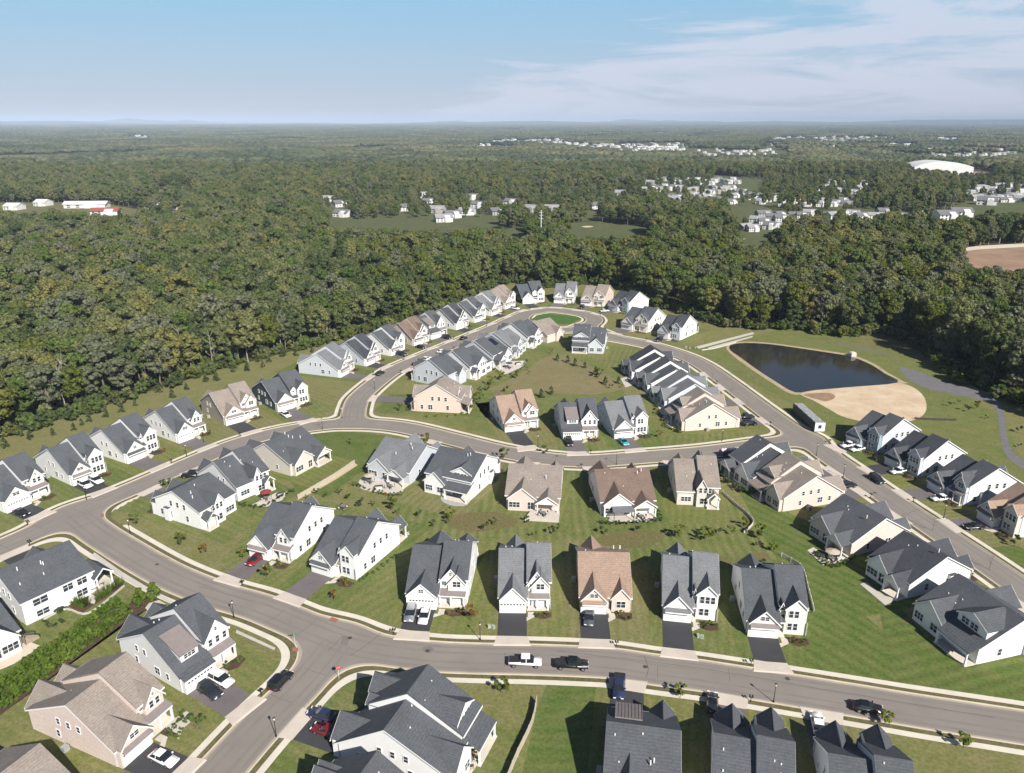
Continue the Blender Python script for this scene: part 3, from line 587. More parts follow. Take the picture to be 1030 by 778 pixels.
    link('garage_door',garage_mesh(),root,(gx_,-.0 if front!='D' else 0.0,.02))
    link('door',door_mesh(),root,(dx*s,dy,.3))
    for x,y,h in posts:
        k=('p',round(h,2)); 
        if k not in _mc: _mc[k]=MB().box(-.13,.13,-.13,.13,.1,h,0).box(-.18,.18,-.18,.18,.0,.5,0).mesh('column',TRIM)
        link('column',_mc[k],root,(x,y,.0))
    M=Matrix.Rotation(th,2)
    def Wd(x,y): v=M@Vector((x,y)); return (org[0]+v.x,org[1]+v.y)
    foot=[Wd(-hw-.5,-1.2),Wd(hw+.5,-1.2),Wd(hw+.5,D+3),Wd(-hw-.5,D+3)]
    HOUSES.append(dict(org=org,th=th,W=W,D=D,s=s,gx=gx_,foot=foot,Wd=Wd,label=label,far=far,xs=xs))
    k=len(HOUSES)-1; lw=[Wd(-hw-2.6,-11),Wd(hw+2.6,-11),Wd(hw+2.6,D+9),Wd(-hw-2.6,D+9)]
    flat('lawn',[lw],.0132+.002*(k%4),LOTS[(k*7)%len(LOTS)](th),px=False)
    if drive:
        dl=0
        x_,y_=Wd(gx_,-.2)
        while dl<18 and sdf_at(*Wd(gx_,-.2-dl))>2.5: dl+=.25
        if dl<18:
            dk=MB(); a=2.75
            e=dl; wlk=dl
            while wlk<dl+6 and sdf_at(*Wd(gx_,-.2-wlk))>-.02: wlk+=.1
            q=[Wd(gx_-a,-.05),Wd(gx_+a,-.05),Wd(gx_+a,-.2-e),Wd(gx_-a,-.2-e)]
            dk.add([(*p,.048) for p in q],[(0,3,2,1)]); structure('driveway',fixn(dk.mesh('driveway',dmat or rr.choice([DRIVE,DRIVE,DRIVE,DRIVED]))))
            ap=MB(); q=[Wd(gx_-a-.1,-.2-e+.0),Wd(gx_+a+.1,-.2-e),Wd(gx_+a+.6,-.2-wlk),Wd(gx_-a-.6,-.2-wlk)]
            ap.add([(*p,z) for p,z in zip(q,(.066,.066,.162,.162))],[(0,1,2,3)])
            # ramped edge down into the gutter
            q2=[q[3],q[2],Wd(gx_+a+.7,-.2-wlk-.35),Wd(gx_-a-.7,-.2-wlk-.35)]
            ap.add([(*q2[0],.162),(*q2[1],.162),(*q2[2],.04),(*q2[3],.04)],[(0,1,2,3)])
            structure('driveway_apron',fixn(ap.mesh('driveway_apron',mat('apron',(.50,.44,.38),.9,.08,.3) if 'apron' not in MATS else MATS['apron'])))
            HOUSES[-1]['dl']=dl
        # front walk to the door and planting bed
        wk=MB(); xa=(xs+.9)*s; q=[Wd(xa-.6,.3),Wd(xa+.6,.3),Wd(xa+.6,-1.2),Wd(xa-.6,-1.2)]
        q2=[Wd(xa-.6,-1.2),Wd(xa+.6,-1.2),Wd(gx_+2.7*s,-2.4),Wd(gx_+2.7*s,-1.3)]
        wk.poly(q,.0,.07); wk.poly(q2,.0,.062); structure('front_walk',fixn(wk.mesh('front_walk',PATIO)))
        bd=[Wd((xs+1.6)*s,.6 if front!='P' else .2),Wd((hw+.3)*s,.6 if front!='P' else .2),Wd((hw+.2)*s,-1.2),Wd((xs+3.2)*s,-1.9),Wd((xs+1.6)*s,-1.2)]
        flat('planting_bed',[bd],.04,MULCH,px=False); HOUSES[-1]['bed']=True
    return HOUSES[-1]
H=house
# left row, north side of the street
H('grey-roofed white house at the left edge with a small grey garage gable','FL',(7,517),'FR',(51,496.5),'Q','N',WHITE,R_CH,gwall=PALE)
H('white farmhouse with a dark awning strip above its garage, second from the left edge','FL',(74,489.5),'FR',(106.7,474.5),'T','N',WHITE,R_CH)
H('white and pale grey house with three tall front windows beside a long grey side wall','FL',(128.6,467.2),'FR',(160,451.9),'T','N',WHITE,R_CH,wall2=WHITE)
H('white porch house with broad charcoal roof next to the taupe house','FL',(180,446.6),'FR',(207.5,434.6),'Q','N',WHITE,R_CH)
H('taupe house with brown-grey roof and pale front gables near the forest','FL',(227.6,428.8),'FR',(260.4,418.2),'P','G',TAUPE,R_TP,wall2=CREAM)
H('dark-sided house with cream front tower and open lawn on its right','FL',(279.7,415),'FR',(311,404.7),'T','N',NAVY,R_CH,wall2=CREAM)
# row along the upper street
gB='houses in a row against the woods'
H('long pale blue house with grey roof at the bend of the upper street','FL',(343.4,380.4),'RL',(300.3,375.3),'P','N',PALE,R_GR,wall2=WHITE,far=True)
H('pale house with dark roof, second along the upper street','FL',(368.4,368.9),'FR',(382.5,361.5),'P','N',PALE,R_BK,wall2=WHITE,far=True)
H('bright white house with black awning over its garage before the brown-roofed house','FL',(393.5,358.6),'FR',(407.5,351.5),'T','N',WHITE,R_CH,far=True)
H('brown-roofed pale brick house in the upper street row','FL',(416.8,348.4),'FR',(431,343.2),'P','N',PINKB,R_BR,wall2=WHITE,far=True)
H('white house with high dark roof and wide porch right of the brown roof','FL',(434,342),'FR',(450,336.5),'D','N',WHITE,R_CH,far=True)
H('small white house with dark hip-like roof midway along the woods','FL',(459,332.4),'FR',(471,327.6),'P','N',WHITE,R_BK,far=True)
H('narrow white house with dark stepped roof in the upper row','FL',(477.5,325),'FR',(488.5,320.3),'T','N',WHITE,R_CH,far=True)
H('grey-roofed white house before the tan house at the end of the row','FL',(494,318.3),'FR',(504.5,313.4),'P','N',WHITE,R_GR,far=True)
H('tan and pink house at the end of the row beside the charcoal house','FL',(508,311.4),'FR',(518.5,307),'T','N',PINKB,R_TP,wall2=WHITE,far=True)
# far end
H('charcoal-sided house with two white gables above the oval green','FL',(525.8,306.2),'FR',(547.6,303.8),'T','N',NAVY,R_CH,wall2=WHITE,far=True)
H('grey house with pale shingle roof behind the oval green','FL',(557,305),'FR',(577,305.4),'P','N',PALE,R_GR,wall2=WHITE,far=True)
H('brown-grey house with pink brick side at the far end','FL',(584,307.2),'FR',(607.4,309),'P','N',BRICK,R_TP,wall2=CREAM,far=True)
H('house with tall blank white gable side at the far right end','FR',(625.5,316.8),'RR',(656,309.5),'T','N',WHITE,R_BK,wall2=BLUEG,far=True,bare=True)
H('cream brick house with porch below the blank white gable house','FL',(624.5,330.6),'FR',(650.7,335),'P','N',CREAM,R_CH,far=True)
H('white-sided house with dark roof by the concrete path to the pond','FL',(661,339.5),'FR',(683.4,342.8),'T','2',WHITE,R_BK,wall2=PALE,far=True)
# inner row of the upper street, seen from behind
H('large pink brick house with brown roof inside the street bend','FR',(413,413.5),'RR',(463,416),'P','P',BRICK,R_TP,far=False,W=12.5)
H('pale house with dark roof behind the pink brick house','RR',(452,391),'RL',(469,382.5),'P','N',PALE,R_CH,far=True,solar=False)
H('white house with charcoal roof and small rear dormer inside the upper street','RR',(474,382),'RL',(494.5,372.8),'P','2',WHITE,R_CH,far=True)
H('grey house with black solar panels on its rear roof','RR',(497,370.5),'RL',(513,361.5),'P','G',PALE,R_CH,far=True,solar=True)
H('light grey roofed house between the solar panels and the white house','RR',(515,360.6),'RL',(529,353),'T','2',PALE,R_GR,far=True)
H('white house with dark green-grey roof near the oval green','RR',(531,351),'RL',(548.5,342.8),'P','2',WHITE,R_CH,far=True)
H('low tan-roofed house nearest the oval green','RR',(550.5,345.5),'RL',(566.5,341),'R','N',PINKB,R_TP,far=True)
H('pale grey house standing alone above the bare field','RR',(574.3,353.8),'RL',(608.4,355.7),'P','P',PALE,R_CH,far=False,W=13)
# middle row facing south
H('white house with tan brown roof above the curving street','FL',(507.8,435.3),'FR',(541.5,429.8),'P','G',WHITE,R_TN,wall2=WHITE,dmat=DRIVED)
H('grey-sided house with brown shed dormer and white gable','FL',(566.2,443.5),'FR',(601.4,441),'D','G',PALE,R_CH,wall2=WHITE)
H('grey house with cream tower, right of the shed dormer house','FL',(617.9,441.9),'FR',(650.9,436.8),'T','G',BLUEG,R_GR,wall2=WHITE)
# packed row beside the pond street
def peak_row(base_peak,base,others,labels,**kw):
    bp=Vector(G(*base_peak,z=ZR))
    for (pk,dth,opts),lb in zip(others,labels):
        d=Vector(G(*pk,z=ZR))-bp; o=base['org']+d
        k=dict(kw); k.update(opts); H(lb,None,None,None,None,org=o,th=base['th']+R(dth),W=base['W'],**k)
f4=H('pink-sided house with broad blank wall at the near end of the packed row','FL',(743.4,430),'RL',(689,434),'P','P',PINKB,R_TP)
peak_row((717.6,406.6),f4,[((699.3,386.9),-1,dict(wall=PALE,roof=R_GR)),((681.6,372.6),-3,dict(wall=WHITE,roof=R_CH)),((665.3,360.4),-5,dict(wall=WHITE,roof=R_BK))],
 ['grey-roofed house second from the near end of the packed row','white house with charcoal roof third from the near end of the packed row','dark-roofed white house at the far end of the packed row'],front='P',rear='G',far=True)
# east side of the pond street
H('pale brick house with dark roofs beside the sandy basin','FL',(850.3,444.7),'FR',(881.8,457),'T','N',PALE,R_CH,wall2=BLUEG)
H('white-walled house with dark stepped roof, second along the pond street','FL',(889,466.4),'FR',(922.6,480.8),'T','N',WHITE,R_BK,wall2=PALE)
H('white house with grey porch and charcoal roof, third along the pond street','FL',(931.5,490.4),'FR',(966.4,509.5),'P','N',WHITE,R_CH,wall2=PALE)
H('tan-roofed house at the right edge of the picture','FL',(981.7,521),'FR',(1019,541.5),'T','N',PALE,R_TN,wall2=GREIGE)
# south side of the first street, seen from behind
H('white house with charcoal roof nearest the left street corner','FR',(151,516),'RR',(205,533.5),'S','2',WHITE,R_CH,W=10.6,zs=.92)
H('white house with tall window gable and furnished patio','RR',(243,503.3),'RL',(270,491.5),'P','2',WHITE,R_CH,flip=True)
H('grey ranch house with dark recessed porch beside the green lawn','RR',(292.8,479.3),'RL',(327,461),'R','G',GREIGE,R_CH,flip=True)
H('light grey house with a round furnished terrace behind it','RR',(371.5,478),'RL',(412,488),'R','G',PALE,R_GR,flip=True,W=13)
H('white house with dark lean-to porch and round grey patio','RR',(427.7,493),'RL',(474,503.7),'S','P',WHITE,R_CH,flip=True)
H('taupe-roofed tan house with raised white deck','RR',(509,510.9),'RL',(562.5,513.8),'R','G',PINKB,R_TP,flip=True)
H('white gabled house with brown roof and grey canopy','RR',(603.5,518),'RL',(658.4,516),'R','G',WHITE,R_BR,flip=True)
H('tan house with taupe roof and two cream rear gables','RR',(680.5,507.8),'RL',(722,509.2),'P','2',GREIGE,R_TP,flip=True,wall2=CREAM)
h10=H('pale pink house with blank side wall at the street junction','FL',(848.6,504.6),'RL',(787,515),'P','P',PINKB,R_TP)
peak_row((822.2,478.2),h10,[((790,459),0,{})],['dark-roofed white house squeezed behind the pale pink house'],front='P',rear='G',wall=WHITE,roof=R_CH)
# big row facing the near street
H('white house with long bare side and red car on its drive','FL',(251,559.5),'FR',(293,566.5),'Q','N',WHITE,R_CH)
H('white house with two-storey window tower and empty drive','FL',(313.5,575),'FR',(358.5,584),'T','G',WHITE,R_CH,gwall=WHITE)
H('white house with double front gable and two cars on its drive',None,None,None,None,'P','G',WHITE,R_CH,dmat=DRIVED,org=Vector((-14.9,122.8)),th=R(-5.0),W=11.7)
H('white house with light grey roof and flowering bed',None,None,None,None,'P','N',WHITE,R_GR,org=Vector((2.45,121.75)),th=R(-0.8),W=9.9)
H('tan brick house with salmon brown roof',None,None,None,None,'R','N',BRICK,R_TN,gwall=BRICK,org=Vector((18.1,121.4)),th=R(-2.5),W=9.8)
H('grey-roofed white house with pale stone tower and black drive',None,None,None,None,'T','N',WHITE,R_GR,dmat=DRIVED,org=Vector((33.8,118.7)),th=R(-9.5),W=10.1)
H('charcoal-roofed house with cream tower at the end of the near row',None,None,None,None,'T','N',WHITE,R_CH,wall2=CREAM,org=Vector((48.9,114.2)),th=R(-6.5),W=10.7)
# right, backs towards us
H('low dark-roofed house with crowded terrace right of the back lawns','RL',(857,560),'FL',(914,545),'R','G',PINKB,R_CH,gwall=PALE,flip=True)
H('white-sided dark-roofed house with open concrete patio','RL',(912,602.5),'RR',(872.5,575),'R','G',WHITE,R_BK,wall2=PALE,flip=True)
H('white house with dark screened porch and box bay at the right edge','RL',(978,666.5),'RR',(923,622.7),'R','P',WHITE,R_CH,W=14,flip=True)
# lower left
k1=H('large white house with dark roof and corner porch at the street corner','RR',(43.7,622.6),'RL',(84,603),'S','K',WHITE,R_CH,W=13.2)
H('grey house with raised timber deck cut off at the left edge','RL',(13,655),'RR',(-28,676),'R','G',WHITE,R_CH)
k2=H('white house with brown shed dormer and two cars on its drive','FL',(187.8,699.5),'FR',(238.8,659.4),'D','G',WHITE,R_CH)
k3=H('big tan-roofed house with pale brick walls at the lower left','FL',(123.7,774),'FR',(174.4,722),'Q','G',PINKB,R_TP,dmat=DRIVED,D=19.5)
d=Vector(k3['org'])-Vector(k2['org'])
H('taupe roof of a house cut off by the lower left corner',None,None,None,None,'R','G',PINKB,R_TP,org=Vector(k3['org'])+d*1.17,th=k3['th'],W=12)
l1=H('large white house with stepped charcoal roof at the near junction',(1,YR,8.7),(390.8,727.5),(-1,YR+.2,9.9),(426.4,673.6),'T','P',WHITE,R_CH,flip=True,W=12.6,D=19,dmat=DRIVED)
H('dark roof of a house cut off below the near junction',None,None,None,None,'P','P',WHITE,R_CH,flip=True,org=Vector(l1['org'])+Vector(G(374,762,z=9.9))-Vector(G(426.4,673.6,z=9.9)),th=l1['th'],W=12.6)
H('charcoal roof with ribbed brown panel, left of the three near roofs','PR',(612.3,723.4),'PL',(683.2,732.5),'R','G',WHITE,R_CH,flip=True,dormer=True)
H('charcoal stepped roof in the middle of the three near roofs','PR',(720.5,738.5),'PL',(796,752.5),'T','G',WHITE,R_CH,flip=True)
H('dark-gabled roof with pale left wall, right of the three near roofs','PR',(836,759),'PL',(913,772),'T','G',PALE,R_CH,flip=True)
# ------------------------------------------------ trees
def crown_mesh(name,seed,R0=5.2,z0=5.5,z1=16,ncl=24,nleaf=64,leaf=.8,mats=LEAF,shape='round'):
    rn=random.Random(seed); nr=np.random.RandomState(seed); zc=(z0+z1)/2; hz=(z1-z0)/2; cl=[]
    for k in range(ncl):
        for _ in range(20):
            u=rn.uniform(-1,1); a=rn.uniform(0,2*math.pi)
            if shape=='cone': u=rn.uniform(-1,1); rr=(1-(u+1)/2)*1.05*rn.uniform(.55,1)+.05; c=(math.cos(a)*R0*rr,math.sin(a)*R0*rr,zc+u*hz); r=R0*(.42-.2*(u+1)/2)
            else:
                q=math.sqrt(1-u*u); sh=rn.uniform(.5,.86); c=(math.cos(a)*q*R0*sh,math.sin(a)*q*R0*sh,zc+(u*.8+.12)*hz); r=R0*rn.uniform(.17,.36)
            if all((c[0]-d[0])**2+(c[1]-d[1])**2+(c[2]-d[2])**2>(r*.75)**2 for d,_ in cl): break
        cl.append((c,r))
    V=[];F=[]
    mb=MB()
    for c,r in cl: mb.ball(c,r*.74,sub=0,jit=.15,sq=(1,1,.8),rn=rn)
    V=list(mb.v); F=list(mb.f)
    for c,r in cl:
        d=nr.normal(size=(nleaf,3)); d/=np.linalg.norm(d,axis=1)[:,None]; d[:,2]=np.where(d[:,2]<-.4,-d[:,2],d[:,2])
        rad=r*nr.uniform(.72,1.15,nleaf)[:,None]; p=np.array(c)+d*rad*np.array([1,1,.85])
        nrm=d+nr.normal(size=(nleaf,3))*.45; nrm/=np.linalg.norm(nrm,axis=1)[:,None]
        t=np.cross(nrm,nr.normal(size=(nleaf,3))); t/=np.linalg.norm(t,axis=1)[:,None]; b=np.cross(nrm,t)
        s=leaf*nr.uniform(.55,1.15,nleaf)[:,None]/2
        q=np.stack([p-t*s-b*s*.6,p+t*s-b*s*.6,p+t*s*.7+b*s,p-t*s*.5+b*s],1).reshape(-1,3)
        o=len(V); V+=[tuple(x) for x in q]; F+=[(o+4*i,o+4*i+1,o+4*i+2,o+4*i+3) for i in range(nleaf)]
    me=bpy.data.meshes.new(name); me.from_pydata(V,[],F); me.materials.append(mats); me.update(); return me
def trunk_mesh(name,seed,h=9,r=.28,branches=5,m=BARK,spread=2.6):
    rn=random.Random(seed); mb=MB(); p=Vector((0,0,-.2)); n=5; pts=[p]
    for i in range(n): p=p+Vector((rn.uniform(-.25,.25),rn.uniform(-.25,.25),h/n)); pts.append(p)
    for i in range(n): mb.tube(pts[i],pts[i+1],r*(1-i/n*.65),r*(1-(i+1)/n*.65),7)
    for k in range(branches):
        i=rn.randint(2,n); a=rn.uniform(0,6.28); l=spread*rn.uniform(.6,1.1); q=pts[i]+Vector((math.cos(a)*l,math.sin(a)*l,l*rn.uniform(.5,1.3)))
        mb.tube(pts[i],q,r*.35,r*.12,5); 
        for _ in range(2): mb.tube(q,q+Vector((rn.uniform(-1,1),rn.uniform(-1,1),rn.uniform(.4,1.4))),r*.13,r*.05,4)
    return mb.mesh(name,m)
def forest_proto(i,m,shape='round',R0=5.2,z1=16):
    return crown_mesh('tree_crown',100+i,R0,z1*.18,z1,44,52,.78,m,shape)
KINDS=[('broadleaf_tree',forest_proto(1,LEAF),'mid-green'),('broadleaf_tree',forest_proto(2,LEAF,R0=5.8,z1=17),'wide mid-green'),('broadleaf_tree',forest_proto(3,LEAFD,R0=4.6,z1=15),'dark green'),
 ('broadleaf_tree',forest_proto(4,LEAFG,R0=5.0,z1=16.5),'fresh green'),('broadleaf_tree',forest_proto(5,LEAFY,R0=4.6,z1=14.5),'yellow-green'),('broadleaf_tree',forest_proto(6,LEAFP,R0=5.2,z1=16),'pale grey-green'),('pine_tree',forest_proto(7,LEAFD,'cone',4.0,19),'dark pointed')]
TRUNKS=[trunk_mesh('tree_trunk',1,9),trunk_mesh('tree_trunk',2,10,.32),trunk_mesh('tree_trunk',3,9,.24,m=PALEBARK)]
PROB=np.array([.34,.20,.16,.13,.055,.095,.02]); PROB/=PROB.sum()
EDGE=[(-520,620),(-200,500),(-60,455),(0,441),(41,428),(92,413),(144,396),(206,375),(260,362),(313,348.5),(352,338.5),(367,334.5),(395,326),(412,319),(434.6,313),(454.4,306),(474,299),(486,292),(500,287),(520,284),(545,290),(560,289.5),(590,286),(620,288),(640,295),(665,309),(700,318),(720,325),(740,330),(800,332),(850,338),(868,335),(890,336),(915,342),(932,352),(950,366),(965,381),(985,392),(1030,408),(1090,432),(1300,520)]
ep=[G(*q) for q in EDGE]
FAR0=1500.
forest_poly=[(-FAR0*1.0,ep[0][1])]+ep+[(FAR0*1.1,ep[-1][1]),(FAR0*1.1,FAR0*1.1),(-FAR0*1.1,FAR0*1.1)]
CLEAR=[[(322,226),(345,222),(400,220),(480,221),(505,223),(505,229),(470,231),(430,230),(380,230),(340,231)],[(505,232),(530,228),(530,238),(505,238)],[(566,226),(600,223),(650,229),(655,233),(640,238),(575,238)],
 [(728,241),(745,238),(763,238),(790,242),(800,246),(760,246)],[(962,251),(1000,247),(1100,244),(1100,264),(1010,270),(975,266)],[(728,206),(770,209),(795,216),(745,219)],[(718,176),(770,181),(764,191),(712,188)],
 [(-40,205),(50,204),(108,206),(160,212),(108,217),(60,213),(-40,213)],[(935,216),(960,208),(1000,206),(1100,206),(1100,214),(985,215),(950,222)],[(955,170),(1000,171),(1000,174),(955,173)],[(150,189),(205,185),(205,188),(150,192)],[(330,211),(345,209),(345,212),(330,214)],[(740,150),(770,150),(770,152),(740,152)],[(850,213),(880,211),(900,214),(870,218)]]
SUBURB=[[(635,179),(760,178),(880,183),(880,212),(740,207),(720,212),(635,208)],[(735,212),(955,211),(955,226),(735,240)],[(960,183),(1120,183),(1120,212),(960,210)],[(318,198),(640,193),(640,221),(318,228)],[(140,206),(185,206),(185,216),(140,216)]]
FH=[] # far buildings: (px,py,width_m,depth_m,height,kind)
rf_=random.Random(21)
def cluster(n,x0,x1,y0,y1,hw=11,kind=0,slope=0):
    for k in range(n):
        t=(k+rf_.uniform(.2,.8))/n; FH.append((x0+(x1-x0)*t,rf_.uniform(y0,y1)+slope*(t-.5),hw*rf_.uniform(.8,1.2),9,rf_.uniform(5.5,7.2),kind))
for q in [(342,208),(365,205),(408,212),(430,206),(440,214),(446,223),(482,209),(455,219),(345,218),(475,201),(515,206),(535,213),(555,213),(598,210),(470,216),(500,216),(625,197),(330,203),(425,199)]: FH.append((q[0],q[1],16,12,7.2,0))
cluster(20,650,745,182,187,10); cluster(24,648,750,190,195,11,slope=3); cluster(14,672,720,198,205,12); cluster(26,720,860,198,208,11,slope=6); cluster(12,815,870,184,196,10); cluster(18,760,945,216,222,12,slope=-2); cluster(7,745,790,222,234,12); cluster(18,975,1040,188,196,15); cluster(16,975,1045,198,204,16)
for q in [(992,206),(950,221),(965,218)]: FH.append((q[0],q[1],20,13,9,0))
cluster(60,478,580,140.5,147,18,slope=-3); cluster(44,575,690,145,152,15); cluster(120,775,918,138,148,18); cluster(30,700,780,150,157,13); cluster(40,925,1035,150,158,15); cluster(10,120,150,136,139,40); cluster(16,640,680,149,151,20); cluster(24,740,870,126,131,60); cluster(16,560,720,132,138,34); cluster(20,880,1020,134,142,24)
for q,wd in [((88,209),44),((107,216),26),((15,211),16),((44,207),14),((158,212),18),((172,211),24),((130,190),12),((252,187),12),((152,125),60),((172,134),60),((362,126),60)]: FH.append((*q,wd,14,7,2 if q==(107,216) else 1))
BIG=(941,170)
def build_forest():
    nr=np.random.RandomState(5)
    def jitter(step,y0,y1):
        ys=np.arange(y0,y1,step); pts=[]
        for y in ys:
            xm=y*.78+90; xs_=np.arange(-xm,xm,step); pts.append(np.stack([xs_,np.full_like(xs_,y)],1))
        p=np.vstack(pts); return p+nr.uniform(-.5,.5,p.shape)*step*.95
    A=jitter(7.4,150,620); B=jitter(8.4,620,FAR0)
    p=np.vstack([A,B]); X,Y=p[:,0],p[:,1]
    keep=inpoly_np(X,Y,forest_poly)
    c,s=math.cos(PITCH),math.sin(PITCH)
    def PN(X,Y,z):
        dz=z-CAMH; dep=Y*c-dz*s; up=Y*s+dz*c; return 515+FPX*X/dep,389-FPX*up/dep
    sc_=np.clip(nr.normal(.98,.17,len(X)),.62,1.4)
    thin=nr.rand(len(X)); U,Vv=PN(X,Y,0.)
    for poly in SUBURB:
        s_=inpoly_np(U,Vv,poly); keep&=~(s_&(nr.rand(len(X))<.40)); sc_=np.where(s_,sc_*.66,sc_)
    for z in (0,4,8,12,15.5):
        U,Vv=PN(X,Y,z*sc_)
        for poly in CLEAR: keep&=~inpoly_np(U,Vv,poly)
        for (px,py,w_,d_,h_,k) in FH:
            if py<150: continue
            dist=G(px,py)[1]; hw=w_/dist*FPX/2
            hh=h_/dist*FPX
            bad=(abs(U-px)<hw*.85)&(Vv>py-hh*.95)&(Vv<py)&(Y<dist+8)&(Y>dist*.55)
            keep&=~(bad&(thin<.8)); keep&=~((abs(U-px)<hw)&(abs(Y-dist)<14)&(z==0))
    U,Vv=PN(X,Y,12.); keep&=~((U>915)&(U<967)&(Vv>165)&(Vv<175)); U,Vv=PN(X,Y,0.); keep&=~((U>913)&(U<969)&(Vv>168)&(Vv<178))
    X,Y,sc_=X[keep],Y[keep],sc_[keep]
    kind=nr.choice(len(KINDS),len(X),p=PROB); rot=nr.uniform(0,6.28,len(X))
    # taller, paler wood at far left; more yellow towards the upper street
    U,Vv=PN(X,Y,10.)
    yb=(U>380)&(U<960)&(Vv>225)&(nr.rand(len(X))<.24); kind[yb]=4; yb=(U>440)&(U<740)&(Vv>235)&(nr.rand(len(X))<.18); kind[yb]=3; pb=(U<160)&(Vv>240)&(nr.rand(len(X))<.25); kind[pb]=5
    db=(U>700)&(Y<420)&(nr.rand(len(X))<.15); kind[db]=2; yb=(U>620)&(Y<460)&(nr.rand(len(X))<.16); kind[yb]=4; pb=(U>700)&(Y<460)&(nr.rand(len(X))<.14); kind[pb]=5
    # nearest in view become single trees
    vis=(U>-25)&(U<1055)&(Vv<800); order=np.argsort(Y+ (~vis)*1e6)
    near=order[:298]; rest=np.setdiff1d(np.arange(len(X)),near)
    lab={}
    for i in near:
        k=kind[i]; nm,me,word=KINDS[k]; side='left' if U[i]<480 else 'right'
        zone='in the woods left of the houses' if side=='left' else 'in the woods beyond the pond'
        lb=f'{word} tree with rounded crown {zone}' if k!=6 else f'dark pointed evergreen tree {zone}'
        s=float(sc_[i]); t=thing(nm,lb,'tree',(X[i],Y[i],0),float(rot[i]),f'{word} trees {zone}')
        link('trunk',TRUNKS[i%3],t,scale=s); link('crown',me,t,scale=(s*float(nr.uniform(.9,1.15)),s,s*float(nr.uniform(.9,1.12))))
    return X[rest],Y[rest],sc_[rest],rot[rest],kind[rest]
def scatter(name,protos,X,Y,S_,Rz,K,label=None):
    """many copies of the prototypes on the points of one object (geometry nodes)"""
    pc=bpy.data.collections.new(name+'_kinds')
    for i,m in enumerate(protos):
        o=bpy.data.objects.new('%s_kind_%02d'%(name,i),m); pc.objects.link(o)
    me=bpy.data.meshes.new(name); n=len(X); me.from_pydata(list(zip(map(float,X),map(float,Y),[0.0]*n)),[],[])
    for nm,tp,arr in (('s','FLOAT',S_),('r','FLOAT',Rz)): 
        a=me.attributes.new(nm,tp,'POINT'); a.data.foreach_set('value',np.asarray(arr,dtype=np.float32))
    a=me.attributes.new('k','INT','POINT'); a.data.foreach_set('value',np.asarray(K,dtype=np.int32))
    ng=bpy.data.node_groups.new(name,'GeometryNodeTree'); ng.interface.new_socket('Geometry',in_out='INPUT',socket_type='NodeSocketGeometry'); ng.interface.new_socket('Geometry',in_out='OUTPUT',socket_type='NodeSocketGeometry')
    N=ng.nodes.new; L=ng.links.new; gi=N('NodeGroupInput'); go=N('NodeGroupOutput'); ip=N('GeometryNodeInstanceOnPoints'); ci=N('GeometryNodeCollectionInfo')
    ci.inputs['Collection'].default_value=pc; ci.inputs['Separate Children'].default_value=True; ci.inputs['Reset Children'].default_value=True
    def attr(nm,tp):
        q=N('GeometryNodeInputNamedAttribute'); q.data_type=tp; q.inputs['Name'].default_value=nm; return q.outputs['Attribute']
    ip.inputs['Pick Instance'].default_value=True; L(gi.outputs[0],ip.inputs['Points']); L(ci.outputs[0],ip.inputs['Instance']); L(attr('k','INT'),ip.inputs['Instance Index'])
    cx=N('ShaderNodeCombineXYZ'); L(attr('r','FLOAT'),cx.inputs[2]); L(cx.outputs[0],ip.inputs['Rotation'])
    cs=N('ShaderNodeCombineXYZ'); sa=attr('s','FLOAT'); [L(sa,cs.inputs[i]) for i in range(3)]; L(cs.outputs[0],ip.inputs['Scale'])
    L(ip.outputs[0],go.inputs[0])
    o=link(name,me); md=o.modifiers.new('scatter','NODES'); md.node_group=ng; o['kind']='stuff'; 
    if label: o['label']=label
    return o
def merged(me,tr):
    """crown and trunk in one mesh, for the copies inside the woodland mass"""
    a=bpy.data.meshes.new('woodland_tree'); v=[tuple(q.co) for q in me.vertices]; f=[tuple(p.vertices) for p in me.polygons]; n=len(v); nf=len(f)
    v+=[tuple(q.co) for q in tr.vertices]; f+=[tuple(i+n for i in p.vertices) for p in tr.polygons]
    a.from_pydata(v,[],f); a.materials.append(me.materials[0]); a.materials.append(tr.materials[0]); a.polygons.foreach_set('material_index',[0]*nf+[1]*(len(f)-nf)); a.update(); return a
X_,Y_,S2,R2_,K_=build_forest()
print('forest trees',len(X_))
scatter('woodland',[merged(k[1],TRUNKS[i%3]) for i,k in enumerate(KINDS)],X_,Y_,S2,R2_,K_)
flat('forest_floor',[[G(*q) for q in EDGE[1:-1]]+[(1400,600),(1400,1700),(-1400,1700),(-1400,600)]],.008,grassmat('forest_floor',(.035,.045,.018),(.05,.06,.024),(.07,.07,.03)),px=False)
# far woods: patches of crowns
def grove(seed,n=95,size=120.):
    rn=random.Random(seed); mb=MB()
    for k in range(n):
        x,y=rn.uniform(-size/2,size/2),rn.uniform(-size/2,size/2); r=rn.uniform(4.8,8.5); z=rn.uniform(7,11.5)
        mb.ball((x,y,z),r,sub=1,jit=.16,sq=(1,1,.72),rn=rn)
    return mb.mesh('grove',[leafgrove])
leafgrove=leafmat('far_woodland_leaves',[(.022,.036,.024),(.042,.056,.033),(.068,.079,.042),(.100,.102,.054),(.145,.125,.070)],trans=.0,wscale=.0028)
